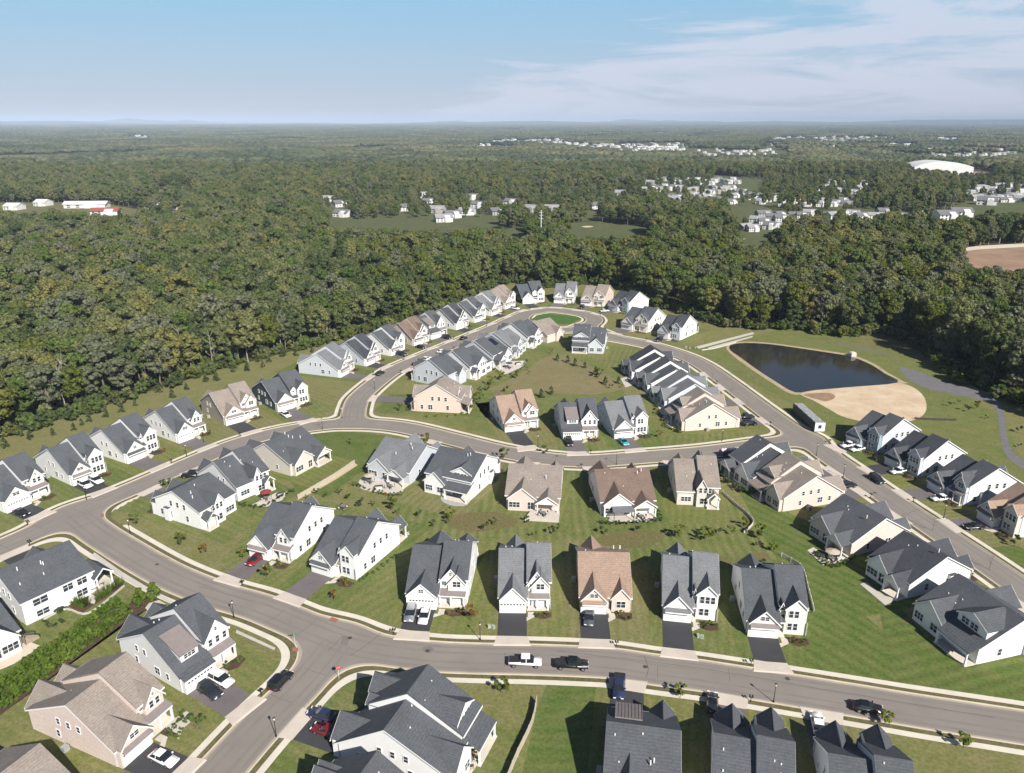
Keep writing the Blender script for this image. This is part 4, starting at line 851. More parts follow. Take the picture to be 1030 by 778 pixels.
# per-tree tint from a cell pattern
_t=leafgrove.node_tree; _br=[n for n in _t.nodes if n.type=='MIX_RGB'][0]; _g=[n for n in _t.nodes if n.type=='NEW_GEOMETRY'][0]; _vo=_t.nodes.new('ShaderNodeTexVoronoi'); _vo.inputs['Scale'].default_value=.075; _t.links.new(_g.outputs['Position'],_vo.inputs['Vector']); _mr=_t.nodes.new('ShaderNodeMapRange'); _mr.inputs[3].default_value=.62; _mr.inputs[4].default_value=1.4; _sx=_t.nodes.new('ShaderNodeSeparateColor'); _t.links.new(_vo.outputs['Color'],_sx.inputs[0]); _t.links.new(_sx.outputs[0],_mr.inputs[0]); _t.links.new(_mr.outputs[0],_br.inputs[2])
GR=[grove(s_) for s_ in range(5)]
def far_forest():
    nr=np.random.RandomState(9); pts=[]; y=FAR0+25
    while y<16500:
        st=98+max(0,(y-4000))*.010; xm=y*.72+300; xs_=np.arange(-xm,xm,st); q=np.stack([xs_,np.full_like(xs_,y)],1); pts.append(q+nr.uniform(-.4,.4,q.shape)*st*.6); y+=st
    p=np.vstack(pts); X,Y=p[:,0],p[:,1]; c,s=math.cos(PITCH),math.sin(PITCH)
    keep=np.ones(len(X),bool); rk=nr.rand(len(X))
    for z in (2,13):
        dz=z-CAMH; dep=Y*c-dz*s; up=Y*s+dz*c; U=515+FPX*X/dep; V=389-FPX*up/dep
        for (px,py,w_,d_,h_,k) in FH:
            dist=G(px,py)[1]
            if dist<FAR0-200: continue
            hw=(w_/2+40)/dist*FPX
            keep&=~((abs(U-px)<hw)&(Y<dist+60)&(Y>dist*(.82 if dist<9000 else .90))&(rk<.93))
        keep&=~((abs(U-BIG[0])<26)&(V>162)&(V<176.5))
        keep&=~((U>955)&(U<1003)&(V>169)&(V<175))
    # long narrow openings: fields and roads read as pale streaks
    n1=np.sin(X*.0051+1.3)*np.cos(Y*.0029+.4)+np.sin(X*.0023-Y*.0037); keep&=~((n1>1.30)&(Y<12000)); n2=np.sin(X*.0017+2)*np.sin(Y*.0081+X*.0008); keep&=~((n2>.93)&(Y>1900)&(Y<9000))
    X,Y=X[keep],Y[keep]; fld=np.sin(X*.0043+1)*np.sin(Y*.0031+X*.0012)+.6*np.sin(X*.0101-Y*.0057); sc_=(1.05+.22*fld+nr.uniform(-.08,.08,len(X)))*(1+np.maximum(0,Y-4000)*.00008)
    print('groves',len(X))
    scatter('far_woodland',GR,X,Y,sc_,nr.uniform(0,6.28,len(X)),nr.randint(0,5,len(X)))
far_forest()
# hills on the horizon
def ridge(y0,depth,x0,x1,hmax,seed,name='hills'):
    rn=random.Random(seed); mb=MB(); n=120; ph=[rn.uniform(0,6) for _ in range(6)]
    row=[]
    for i in range(n+1):
        t=i/n; x=x0+(x1-x0)*t; e=min(1,t*6,(1-t)*6); h=hmax*e*(.55+.2*math.sin(t*9+ph[0])+.14*math.sin(t*23+ph[1])+.08*math.sin(t*51+ph[2])+.05*math.sin(t*97+ph[3])); row.append((x,h))
    vs=[]; 
    for x,h in row: vs+=[(x,y0,-1),(x,y0+depth*.45,h),(x,y0+depth,-1)]
    fs=[]
    for i in range(n): a=3*i; fs+=[(a,a+3,a+4,a+1),(a+1,a+4,a+5,a+2)]
    mb.add(vs,fs); structure(name,mb.mesh(name,leafgrove))
ridge(19000,5000,-24000,26000,150,3); ridge(26000,6000,-17500,-9000,215,5); ridge(26000,6000,-4000,9000,190,8); ridge(25000,6000,6000,24000,200,11)
# clearings on the ground
FG=grassmat('meadow_grass',(.11,.12,.045),(.14,.14,.06),(.15,.13,.07)); GOLF=grassmat('fairway_grass',(.058,.080,.030),(.082,.098,.04),(.125,.12,.06))
def grow(poly,dn): # extend a photo-space patch a little towards the camera so that it lies under the visible opening
    cy_=sum(q[1] for q in poly)/len(poly); return [(x,y+(dn if y>cy_ else -.6)) for x,y in poly]
flat('suburb_lawn',SUBURB,.012,GOLF)
flat('fairway',[grow(CLEAR[i],4) for i in (0,1,2,3,5,6,8,11,13)],.016,GOLF)
flat('meadow',[grow(CLEAR[i],3) for i in (7,10,12)],.016,FG)
flat('bare_field',[[(966,253),(1000,249.5),(1100,246),(1100,275),(1000,274),(975,268)],[(955,170),(1000,171),(1000,176),(955,175)]],.02,mat('ploughed_soil',(.27,.18,.12),.95,.2,.05,coords='World'))
flat('sand_road',[[(950,252),(985,247.5),(1040,244.5),(1100,243),(1100,246.5),(1040,248),(985,251),(955,255)]],.024,mat('pale_sand',(.55,.49,.40),.95,.1,.1,coords='World'))
flat('sand_bunker',[smoothpoly([(735,240.5),(742,239.5),(750,240.5),(742,242)],3),smoothpoly([(585,228),(592,227.4),(597,228.2),(590,229)],3)],.02,mat('bunker_sand',(.55,.47,.33),.95,.1,.2,coords='World'))
# under-storey shrubs along the wood edge
def edge_bushes():
    nr=np.random.RandomState(3); pts=np.array(smoothpoly(ep[1:-1],1,closed=False)); X=[];Y=[]
    seg=np.linalg.norm(np.diff(pts,axis=0),axis=1)
    for (a,b),l in zip(zip(pts[:-1],pts[1:]),seg):
        n=int(l/.7); d=(b-a)/max(l,1e-6); nrm=np.array([-d[1],d[0]])
        for k in range(n):
            q=a+(b-a)*nr.rand()+nrm*(nr.uniform(-4.5,8.0)); X.append(q[0]);Y.append(q[1])
    P_=[]
    for i,m in enumerate((LEAFG,LEAF,LEAFY,LEAFD)): P_.append(crown_mesh('bush',300+i,1.9,.1,3.1,9,40,.5,m))
    n=len(X); scatter('undergrowth',P_,np.array(X),np.array(Y),nr.uniform(.5,1.6,n),nr.uniform(0,6.28,n),nr.choice(4,n,p=[.38,.3,.14,.18]))
edge_bushes()
# bare pale trees standing at the wood edge
SN=[trunk_mesh('snag_wood',40+i,13.5,.24,16,PALEBARK,2.5) for i in range(3)]
for k,(px,py) in enumerate([(62,409),(66,412),(78,408),(52,417),(130,393),(165,372),(172,371),(180,368),(158,380),(185,371),(276,352),(283,351),(215,371),(240,364),(330,343),(395,322),(70,405),(300,346),(148,388),(640,290),(825,333),(700,314),(520,282)]):
    x,y=G(px,py); t=thing('dead_tree','pale bare tree with leafless branches at the wood edge','tree',(x,y,0),k*1.7,'bare trees at the wood edge',me=SN[k%3],scale=rnd.uniform(.8,1.12))
# ------------------------------------------------ far buildings
FW=[mat('far_white_wall',(.58,.575,.56)),mat('far_pale_wall',(.34,.325,.30))]; FR_=[mat('far_grey_roof',(.26,.26,.27)),mat('far_dark_roof',(.14,.14,.15)),mat('far_red_roof',(.26,.08,.06)),mat('far_white_roof',(.58,.575,.56))]
_fh={}
def far_house_mesh(wk,rk):
    if (wk,rk) in _fh: return _fh[(wk,rk)]
    mb=MB().prism([(-.5,0),(.5,0),(.5,.6),(0,1),(-.5,.6)],-.5,.5,'x',0)
    mb.prism([(-.66,0),(.05,0),(.05,.58),(-.3,.86),(-.66,.58)],.02,.34,'x',0)
    mb.sheet((-.53,-.56,.57),(.53,-.56,.57),(.53,0,1.03),(-.53,0,1.03),.05,1); mb.sheet((-.53,.56,.57),(.53,.56,.57),(.53,0,1.03),(-.53,0,1.03),.05,1)
    mb.add([(x,y-.002,z) for x,y,z in ((.0,-.66,.55),(.36,-.66,.55),(.18,-.66,.83))],[(0,1,2)],0)
    for i in range(4):
        for z in (.12,.38): x=-.42+i*.22; mb.box(x,x+.08,-.51,-.498,z,z+.14,2)
    me=fixn(mb.mesh('far_house',[FW[wk],FR_[rk],GLASS])); _fh[(wk,rk)]=me; return me
_ord=sorted(range(len(FH)),key=lambda i:-(FH[i][2]/G(FH[i][0],FH[i][1])[1] if FH[i][5]==0 else 9)); _big=set(_ord[:295]); DB=MB()
for k,(px,py,w_,d_,h_,kind) in enumerate(FH):
    x,y=G(px,py); yaw=rf_.uniform(-.7,.7)
    if kind==0: me=far_house_mesh(rf_.choice([0,0,0,1]),rf_.choice([0,0,1,1] if py>150 else [0,3,3])); nm='far_house'
    else: me=far_house_mesh(0,3 if kind==1 else 2); nm='farm_building'; yaw=rf_.uniform(-.2,.2)
    if k not in _big:
        c_,s_=math.cos(yaw),math.sin(yaw); sx_,sy_,sz_=(w_,d_*(1.0 if py>150 else 2.2),h_*(1.0 if py>150 else 1.25))
        o=len(DB.v); DB.v+=[(x+(v.co.x*sx_)*c_-(v.co.y*sy_)*s_,y+(v.co.x*sx_)*s_+(v.co.y*sy_)*c_,v.co.z*sz_) for v in me.vertices]; DB.f+=[tuple(i+o for i in p.vertices) for p in me.polygons]; DB.m+=[p.material_index for p in me.polygons]; continue
    zone='on the left of the wooded plain' if px<300 else 'among trees in the middle distance' if py>180 and px<640 else 'in the wooded suburb at upper right' if py>180 else 'in a distant development on the plain'
    fz='farm_building'+('a' if px<60 else 'b' if px<140 else 'c' if px<200 else 'd'); lb={'far_house':'small pale house '+zone,'farm_building':('long white shed ' if kind==1 else 'red-roofed farm building ')+('beside a field beyond the woods' if py>180 else 'far out on the wooded plain')}[nm]
    t=thing(nm,lb,'house' if kind==0 else 'building',(x,y,0),yaw,('houses ' if kind==0 else 'sheds far out on the plain ' if py<=180 else 'farm buildings ')+(zone if py>180 or kind==0 else ''),me=me,scale=(w_,d_*(1.0 if py>150 else 2.2),h_*(1.0 if py>150 else 1.25)))
link('distant_houses',DB.mesh('distant_houses',[FW[0],FR_[0],GLASS]))['kind']='stuff'
# the big white hall
x,y=G(941,175.5); hall=thing('sports_dome','huge white low-domed hall rising from the trees at upper right','building',(x,y,0),R(-6))
mb=MB(); n=14; pr_=[]
for i in range(n+1):
    t=i/n; pr_.append((-50+100*t, 14+11*math.sin(math.pi*t)**.8*(1-.25*t)))
mb.prism([(-50,0)]+pr_+[(50,0)],-30,30,'y'); link('shell',fixn(mb.mesh('hall_shell',mat('membrane_white',(.62,.62,.61),.5,.05,.1))),hall)
mb=MB()
for i in range(8): xx=-47+i*12.5; mb.box(xx,xx+7,-30.3,-30.02,1.5,4.5)
link('cladding',mb.mesh('hall_cladding',FW[1]),hall)['kind']='thing'
# pylon over the wood
PYL=mat('galvanised_steel',(.55,.55,.55),.5)
for (px,py,h_) in [(544,248,21)]:
    x,y=G(px,py); t=thing('utility_mast','tall pale slender mast rising from the trees near the fairway','mast',(x,y,0)); link('pole',MB().tube((0,0,0),(0,0,h_+6),.55,.35,10).mesh('mast_pole',PYL),t)
    cb=MB()
    for z in (h_,h_+2.2,h_+4.4): cb.box(-1.7,1.7,-.12,.12,z,z+.25)
    link('crossarm',cb.mesh('mast_arm',PYL),t)
# ------------------------------------------------ vehicles
TYRE=mat('tyre_rubber',(.018,.018,.018),.9); RIM=mat('alloy_rim',(.45,.45,.46),.35,metal=.8); CGL=mat('car_glass',(.015,.018,.022),.05,spec=.7); LAMPW=mat('headlight_lens',(.75,.75,.75),.1); LAMPR=mat('tail_light_lens',(.35,.02,.02),.2)
PAINT={k:mat('paint_'+k,c,.25,.03,1,metal=m_,spec=.6) for k,(c,m_) in dict(white=((.80,.80,.80),0),black=((.012,.012,.014),0),dark=((.03,.035,.045),.2),silver=((.42,.43,.45),.6),grey=((.14,.15,.16),.5),red=((.20,.010,.016),.1),blue=((.03,.04,.10),.2),teal=((.03,.36,.42),.1)).items()}
_cm={}
def car_parts(kind,paint):
    key=(kind,paint)
    if key in _cm: return _cm[key]
    import bmesh
    L_={'car':4.7,'suv':4.8,'pickup':5.8}[kind]; Wd=1.86 if kind=='car' else 1.95; a=L_/2
    # local x forward
    if kind=='car': body=[(-a,.35),(-a+.05,.85),(-a+.3,.98),(-1.2,1.0),(.9,.95),(a-.25,.78),(a,.6),(a,.32)]; cab=[(-1.95,.96),(-1.15,1.42),(.05,1.45),(1.05,.93)]
    elif kind=='suv': body=[(-a,.4),(-a,.95),(-a+.15,1.08),(1.1,1.08),(a-.25,.98),(a,.75),(a,.4)]; cab=[(-2.3,1.05),(-2.05,1.72),(.25,1.76),(1.15,1.05)]
    else: body=[(-a,.55),(-a,1.12),(-.75,1.14),(1.55,1.14),(a-.2,1.05),(a,.85),(a,.5)]; cab=[(-.75,1.1),(-.6,1.82),(.85,1.84),(1.6,1.1)]
    b=MB(); b.prism(body,-Wd/2,Wd/2,'y')
    me=b.mesh('car_body',PAINT[paint]); bm=bmesh.new(); bm.from_mesh(me); bmesh.ops.recalc_face_normals(bm,faces=bm.faces); bmesh.ops.bevel(bm,geom=bm.edges[:],offset=.09,segments=2,affect='EDGES'); bm.to_mesh(me); bm.free()
    for p in me.polygons: p.use_smooth=True
    c=MB(); i=.16; ztop=max(z for _,z in cab)
    lo=[(cab[0][0],cab[0][1]),(cab[3][0],cab[3][1])]; hi=[(cab[1][0],cab[1][1]),(cab[2][0],cab[2][1])]
    w0=Wd/2-.06; w1=Wd/2-.26
    c.add([(lo[0][0],-w0,lo[0][1]),(lo[1][0],-w0,lo[1][1]),(lo[1][0],w0,lo[1][1]),(lo[0][0],w0,lo[0][1]),(hi[0][0],-w1,hi[0][1]),(hi[1][0],-w1,hi[1][1]),(hi[1][0],w1,hi[1][1]),(hi[0][0],w1,hi[0][1])],[(0,3,2,1),(0,1,5,4),(1,2,6,5),(2,3,7,6),(3,0,4,7),(4,5,6,7)])
    gl=c.mesh('car_windows',CGL)
    r=MB(); r.box(hi[0][0]-.03,hi[1][0]+.03,-w1-.02,w1+.02,ztop-.02,ztop+.05)
    for sy in (-1,1):
        for q in (.5,):
            xm=(lo[0][0]+lo[1][0])/2-.2; r.sheet((xm-.06,sy*(w0+.01),lo[0][1]),(xm+.06,sy*(w0+.01),lo[0][1]),(xm+.05,sy*(w1+.01),ztop),(xm-.05,sy*(w1+.01),ztop),.03)
    rfm=r.mesh('car_roof',PAINT[paint])
    wh=MB().tube((0,-.12,0),(0,.12,0),.36,.36,16).mesh('wheel',TYRE); rm=MB().tube((0,-.13,0),(0,.13,0),.22,.22,12).mesh('rim',RIM)
    hl=MB().box(a-.04,a+.03,-.22,.22,.66,.82).mesh('headlight',LAMPW); tl=MB().box(-a-.03,-a+.04,-.16,.16,.72,.92).mesh('tail_light',LAMPR)
    bed=MB().box(-a+.12,-.85,-Wd/2+.14,Wd/2-.14,1.12,1.19).mesh('bed_cover',mat('bed_liner',(.02,.02,.022),.8)) if kind=='pickup' else None
    mir=MB().box(.75,.95,-.11,.11,1.0,1.18).mesh('mirror',PAINT[paint])
    _cm[key]=(me,gl,rfm,wh,rm,hl,tl,bed,mir,a,Wd); return _cm[key]
def vehicle(px,py,ang,kind,paint,label,cat=None,world=None,z=.05):
    x,y=world or G(px,py); me,gl,rfm,wh,rm,hl,tl,bed,mir,a,Wd=car_parts(kind,paint)
    t=thing({'car':'parked_car','suv':'parked_suv','pickup':'pickup_truck'}[kind],label,cat or {'car':'car','suv':'car','pickup':'pickup truck'}[kind],(x,y,z),ang)
    link('body',me,t); link('windows',gl,t); link('cab_roof',rfm,t)
    wb=a-.95
    for sx in (-1,1):
        for sy in (-1,1):
            q=link('wheel',wh,t,(sx*wb,sy*(Wd/2-.1),.36)); link('rim',rm,q)
    for sy in (-1,1): link('headlight',hl,t,(0,sy*.62,0)); link('tail_light',tl,t,(0,sy*.68,0)); link('mirror',mir,t,(0,sy*(Wd/2+.06),0))
    if bed: link('bed_cover',bed,t)
    return t
def hy(i): return HOUSES[i]
def ha(lbl): 
    for h in HOUSES:
        if lbl in h['label']: return h['th']
    raise KeyError(lbl)
def px_ang(p,q): a,b=G(*p),G(*q); return math.atan2(b[1]-a[1],b[0]-a[0])
V=vehicle
V(528,669,px_ang((500,668),(560,669.5)),'pickup','white','white pickup truck parked on the near street')
V(575,671.5,px_ang((560,669.5),(600,671.5)),'pickup','black','black pickup truck parked on the near street behind the white one')
V(283,688,px_ang((298,672),(268,704))+math.pi,'suv','black','black car parked by the kerb near the T junction')
V(872,715,px_ang((850,710.5),(890,716.5)),'car','black','black sedan with bright side parked on the near street at right')
V(622.5,694,ha('ribbed')+R(90),'pickup','blue','dark blue pickup in the drive behind the ribbed-panel roof')
V(257,565.5,ha('red car')+R(-90),'car','red','dark red car on the drive of a white house')
V(413,620.5,R(-92),'suv','silver','silver grey car parked left of a white one on the black drive')
V(427,622.5,R(-94),'car','white','white car parked right of the silver one on the black drive')
V(592.5,624.5,ha('salmon')+R(-96),'car','grey','grey car on the drive of the salmon-roofed house')
V(223,687,ha('two cars on its drive') if False else k2['th']+R(-88),'suv','white','white car with black roof window beside the dark car')
V(212,698.5,k2['th']+R(-92),'suv','dark','dark blue-black car beside the white one on the grey drive')
V(165,766,k3['th']+R(-90),'car','white','white car on the drive of the big tan-roofed house')
V(324,722,l1['th']+R(-90),'car','blue','blue car in the shadow of the large junction house')
V(328,738,l1['th']+R(-90),'car','red','red car tail by the garage of the large junction house')
V(22,518,HOUSES[0]['th']+R(-90),'car','black','black car on the leftmost drive')
V(86,490,HOUSES[1]['th']+R(-90),'suv','white','left one of two white cars outside the black-awning garage')
V(97,485.5,HOUSES[1]['th']+R(-90),'suv','white','right one of two white cars outside the black-awning garage')
V(192,480,HOUSES[39]['th']+R(-90) if len(HOUSES)>39 else 0,'suv','black','black car between the street and the left-hand dark roofs')
V(287.5,419,HOUSES[5]['th']+R(-90),'car','white','white car on the drive of the dark-sided house')
V(382.5,377,px_ang((370,384),(395,371)),'car','dark','dark car at the kerb of the upper street bend')
V(404,357.8,HOUSES[8]['th']+R(-90),'suv','dark','dark blue car on a drive left of the brown roof')
V(423,350.6,HOUSES[9]['th']+R(-90),'car','black','black car in front of the brown-roofed house')
V(449.5,341,HOUSES[10]['th']+R(-90),'suv','black','black car between the white houses of the upper row')
V(466.5,341.5,px_ang((455,346),(480,335)),'car','dark','dark car parked on the upper street')
V(429,362.5,px_ang((455,346),(480,335)),'car','white','white car on the drive near the pink brick house')
V(445,355.5,px_ang((455,346),(480,335))+R(-60),'car','white','white car half hidden by the inner upper roofs')
V(420.5,367.5,px_ang((455,346),(480,335))+R(-50),'car','black','black car beyond the pink brick house')
V(518,311.6,HOUSES[14]['th']+R(-80),'suv','white','white car by the tan house at the row end')
V(572.5,447,ha('shed dormer and white')+R(-90),'suv','black','black car in front of the shed dormer garage')
V(627,446.5,ha('right of the shed dormer')+R(-88),'car','teal','turquoise car on the drive of the cream tower house')
V(749.5,421.5,f4['th']+R(-90),'pickup','dark','dark pickup at the corner of the pink-sided house')
V(753.5,428,f4['th']+R(-90),'suv','black','black car below the dark pickup at the pink-sided house')
V(881.5,484.5,px_ang((862,474),(892,494)),'suv','dark','dark car driving along the pond street')
V(852.5,449.5,HOUSES[36]['th']+R(-90),'car','white','left white car by the sandy basin house')
V(862,453.5,HOUSES[36]['th']+R(-90),'car','white','right white car by the sandy basin house')
V(903,476,HOUSES[37]['th']+R(-90),'car','white','white car on the lawn side of the second pond street drive')
V(945.5,503.5,HOUSES[38]['th']+R(-90),'car','white','white car on the third pond street drive')
V(979,532,HOUSES[39]['th']+R(-90),'car','black','black car on the drive of the tan house at the right edge')
V(852.5,490.5,h10['th']+R(-90),'suv','dark','dark car at the front of the pale pink junction house')
V(608,314,R(20),'car','white','white car at the end of the oval street')
V(585,310.5,HOUSES[17]['th']+R(-90),'suv','black','dark car at the pink brick side house')
V(662.5,343.5,HOUSES[20]['th']+R(-90),'suv','dark','dark car beside the white house by the pond path')
V(716,710,ha('middle of the three')+R(-90),'car','black','black car between the dark near roofs')
V(822,731,ha('right of the three')+R(-90),'car','white','white car hidden between two near dark gables')
# purple trailer with load
x,y=G(734,458.5); t=thing('box_trailer','purple trailer piled with pale bags, parked at the kerb','trailer',(x,y,.05),px_ang((705,456),(760,449.5)))
link('body',MB().box(-2.9,2.9,-1.05,1.05,.55,1.75).mesh('trailer_body',mat('purple_paint',(.12,.07,.20),.5)),t)
lm=mat('pale_load',(.75,.66,.66),.8,.3,1)
for k in range(7): link('bag',MB().ball((-2.4+k*.8,rnd.uniform(-.3,.3),1.95),.5,sub=1,jit=.15).mesh('bag',lm),t)
for sx in (-1,1):
    for sy in (-1,1): link('wheel',_cm[('car','white')][3],t,(sx*.6,sy*1.0,.36))
# long construction trailer by the pond street
x0,y0=G(799,416); x1,y1=G(821.5,437); L_=math.hypot(x1-x0,y1-y0); t=thing('site_trailer','long dark mesh-topped trailer with a white end wall beside the pond street','trailer',((x0+x1)/2+1.2,(y0+y1)/2+1.2,0),math.atan2(y1-y0,x1-x0))
a=L_/2; link('body',MB().box(-a,a-.15,-1.5,1.5,.6,3.1).mesh('site_body',mat('dark_mesh',(.06,.065,.065),.7,.4,3)),t)
link('end_wall',MB().box(a-.15,a+.05,-1.55,1.55,.45,3.25).mesh('site_end',TRIM),t); link('end_window',MB().box(a+.05,a+.09,-.55,.45,1.4,2.5).mesh('site_window',GLASS),t)
for k in range(9): link('roof_panel',MB().box(-a+.2+k*(2*a-.5)/9,-a+.2+(k+.8)*(2*a-.5)/9,-1.35,1.35,3.12,3.22+.1*(k%2)).mesh('roof_panel',mat('milky_sheet',(.30,.30,.31),.35,.5,1.5) if k==0 else bpy.data.materials['milky_sheet']),t)
for k in range(4): link('wheel',_cm[('car','white')][3],t,(-1.2+k*.85,-1.3,.36),0)
# ------------------------------------------------ street furniture
LP_=MB().tube((0,0,0),(0,0,3.3),.075,.05,8).tube((0,0,0),(0,0,.35),.16,.13,8).mesh('lamp_pole',BLACKM); LH=MB().tube((0,0,3.3),(0,0,3.7),.12,.2,8).mesh('lamp_glass',mat('lamp_lens',(.7,.7,.66),.3)); LC=MB().tube((0,0,3.7),(0,0,3.92),.24,.04,8).mesh('lamp_cap',BLACKM)
lampl=[(483,644),(778,706.6),(278,741.5),(235.5,621.5),(131,537),(188,459.5),(87,503),(324.5,432.5),(344,421),(377,391.5),(620,467.5),(726,444),(541,449.5),(821,458.5),(848,480.5),(949,521.5),(205,445),(607,325)]
for q in lampl:
    x,y=G(*q)
    # keep clear of the carriageway
    t=thing('street_lamp','black post lamp with small lantern at the street side','street lamp',(x,y,.03),0,'post lamps along the streets'); link('pole',LP_,t); link('lantern',LH,t); link('lantern_cap',LC,t)
MBX=MB().box(-.05,.05,-.05,.05,0,1.1).mesh('mailbox_post',BLACKM); MBB=MB().prism([(-.12,1.05),(.12,1.05),(.12,1.2),(0,1.3),(-.12,1.2)],-.28,.28,'x').mesh('mailbox_box',BLACKM)
for k,h in enumerate(HOUSES):
    if k%2==0 and 'dl' in h and h['dl']>3:
        dx=h['gx']+3.6*(1 if k%4 else -1); yy=-.2-h['dl']
        while sdf_at(*h['Wd'](dx,yy))>.7 and yy>-30: yy-=.1
        p=h['Wd'](dx,yy); t=thing('mailbox','black post-mounted mailbox on the verge','mailbox',(*p,.05),h['th'],'mailboxes on the verges'); link('post',MBX,t); 
        for sx in (-.22,.22): link('box',MBB,t,(sx,0,0),R(90))
# stop sign and street signs
x,y=G(341,683); t=thing('stop_sign','red octagonal stop sign on a thin post at the T junction','road sign',(x,y,.05),R(35)); link('post',MB().tube((0,0,0),(0,0,2.6),.04,.04,6).mesh('sign_post',PYL),t)
oc=[(.38*math.cos(R(22.5+45*i)),2.3+.38*math.sin(R(22.5+45*i))) for i in range(8)]; link('plate',fixn(MB().prism(oc,-.06,-.04,'y').mesh('stop_plate',mat('sign_red',(.5,.02,.02),.4))),t)
fc=bpy.data.curves.new('stop_text','FONT'); fc.body='STOP'; fc.size=.27; fc.align_x='CENTER'; fc.align_y='CENTER'; fc.extrude=.002; fc.materials.append(TRIM); fo=bpy.data.objects.new('lettering_source',fc); lm_=bpy.data.meshes.new_from_object(fo); lm_.materials.clear(); lm_.materials.append(TRIM); link('lettering',lm_,t,(0,-.065,2.3),rot=(R(90),0,0)); bpy.data.objects.remove(fo)
x,y=G(297,650); t=thing('street_name_sign','green street name plates on a post at the corner','road sign',(x,y,.05),R(20)); link('post',MB().tube((0,0,0),(0,0,2.7),.035,.035,6).mesh('sign_post',PYL),t); 
for r_,z in ((0,2.55),(R(90),2.35)): link('plate',MB().box(-.45,.45,-.012,.012,z,z+.18).mesh('name_plate',mat('sign_green',(.02,.20,.08),.4)),t,(0,0,0),r_)
TACT=mat('tactile_red',(.30,.12,.09),.9,.1,2)
flat('tactile_paving',[[(334,621.5),(341,624),(337.5,627),(331,624.5)],[(294,652),(300,652.5),(300,656.5),(294,656)],[(102,516.5),(105,518),(104,521.5),(101,520)]],.17,TACT)
# fences and walls
FENCE=mat('tan_vinyl',(.44,.39,.31),.6,.05,1); FENW=mat('white_vinyl',(.50,.47,.42),.6,.05,1)
def fence(px,h,label,m,ht=1.8,posts=2.4):
    pts=px_line(px,4); root=thing('fence',label,'fence',(pts[0][0],pts[0][1],0)); o=pts[0]; mb=MB(); d_acc=0
    for a,b in zip(pts[:-1],pts[1:]):
        a=a-o; b=b-o; l=np.linalg.norm(b-a)
        if l<.05: continue
        d=(b-a)/l; n=np.array([-d[1],d[0]])*.04
        mb.add([(*(a-n),.08),(*(b-n),.08),(*(b+n),.08),(*(a+n),.08),(*(a-n),ht),(*(b-n),ht),(*(b+n),ht),(*(a+n),ht)],[(0,3,2,1),(4,5,6,7),(0,1,5,4),(1,2,6,5),(2,3,7,6),(3,0,4,7)])
    link('panel',fixn(mb.mesh('fence_panel',m)),root)
    pm=MB().box(-.08,.08,-.08,.08,0,ht+.12).mesh('fence_post',m); tot=0; nxt=0
    for a,b in zip(pts[:-1],pts[1:]):
        l=np.linalg.norm(b-a)
        while nxt<=tot+l: q=a+(b-a)*((nxt-tot)/max(l,1e-6))-o; link('post',pm,root,(*q,0)); nxt+=posts
        tot+=l
fence([(505,800),(519,765),(529,744),(536,727),(540,707)],0,'tan vinyl fence curving down to the bottom edge beside the green lawn',FENCE,1.5)
fence([(300,503),(318,492.5),(338,480.5),(357,467.5)],0,'pale fence in shadow between the ranch house lawn and back gardens',FENCE,1.5)
fence([(727,497),(740,509),(750,517),(757,525),(756,530),(748,537)],0,'white fence curving round the back lawn behind the cream gables',FENW,.8)
fence([(786,560),(797,566),(807,574),(813,595),(818.5,616)],0,'pale fence beside the last house of the near row',FENW,.9)
fence([(920,422),(940,423),(962,423.5)],0,'low dark fence on the meadow beyond the sandy basin',mat('dark_rail',(.06,.05,.045),.8),.7,3)
fence([(740,345),(722,350.5),(706,353)],0,'low pale rail beside the concrete pond path',FENW,.5,4)
# pond outlet
x,y=G(857,358.5); t=thing('outlet_box','small concrete outlet structure at the pond shore','outlet',(x,y,0),R(20)); link('box',MB().box(-1.3,1.3,-1,1,0,1.4).mesh('outlet_body',CONCW),t); link('grate',MB().box(-1.0,1.0,-.8,.8,1.4,1.75).mesh('outlet_grate',PYL),t)
# utility pedestals
for q in [(492,631.5),(496,632),(702,641),(706,642),(683,332),(690,350),(694,351),(699,350.5),(43,624)][:8]:
    x,y=G(*q); thing('utility_cabinet','small pale green utility cabinet on the grass','cabinet',(x,y,0),rnd.uniform(0,3),'utility cabinets on the lawns',me=_mc.setdefault('ucab',MB().box(-.3,.3,-.25,.25,0,.65).box(-.34,.34,-.3,.3,.0,.06).mesh('utility_cabinet',mat('cabinet_green',(.30,.34,.28),.6))))
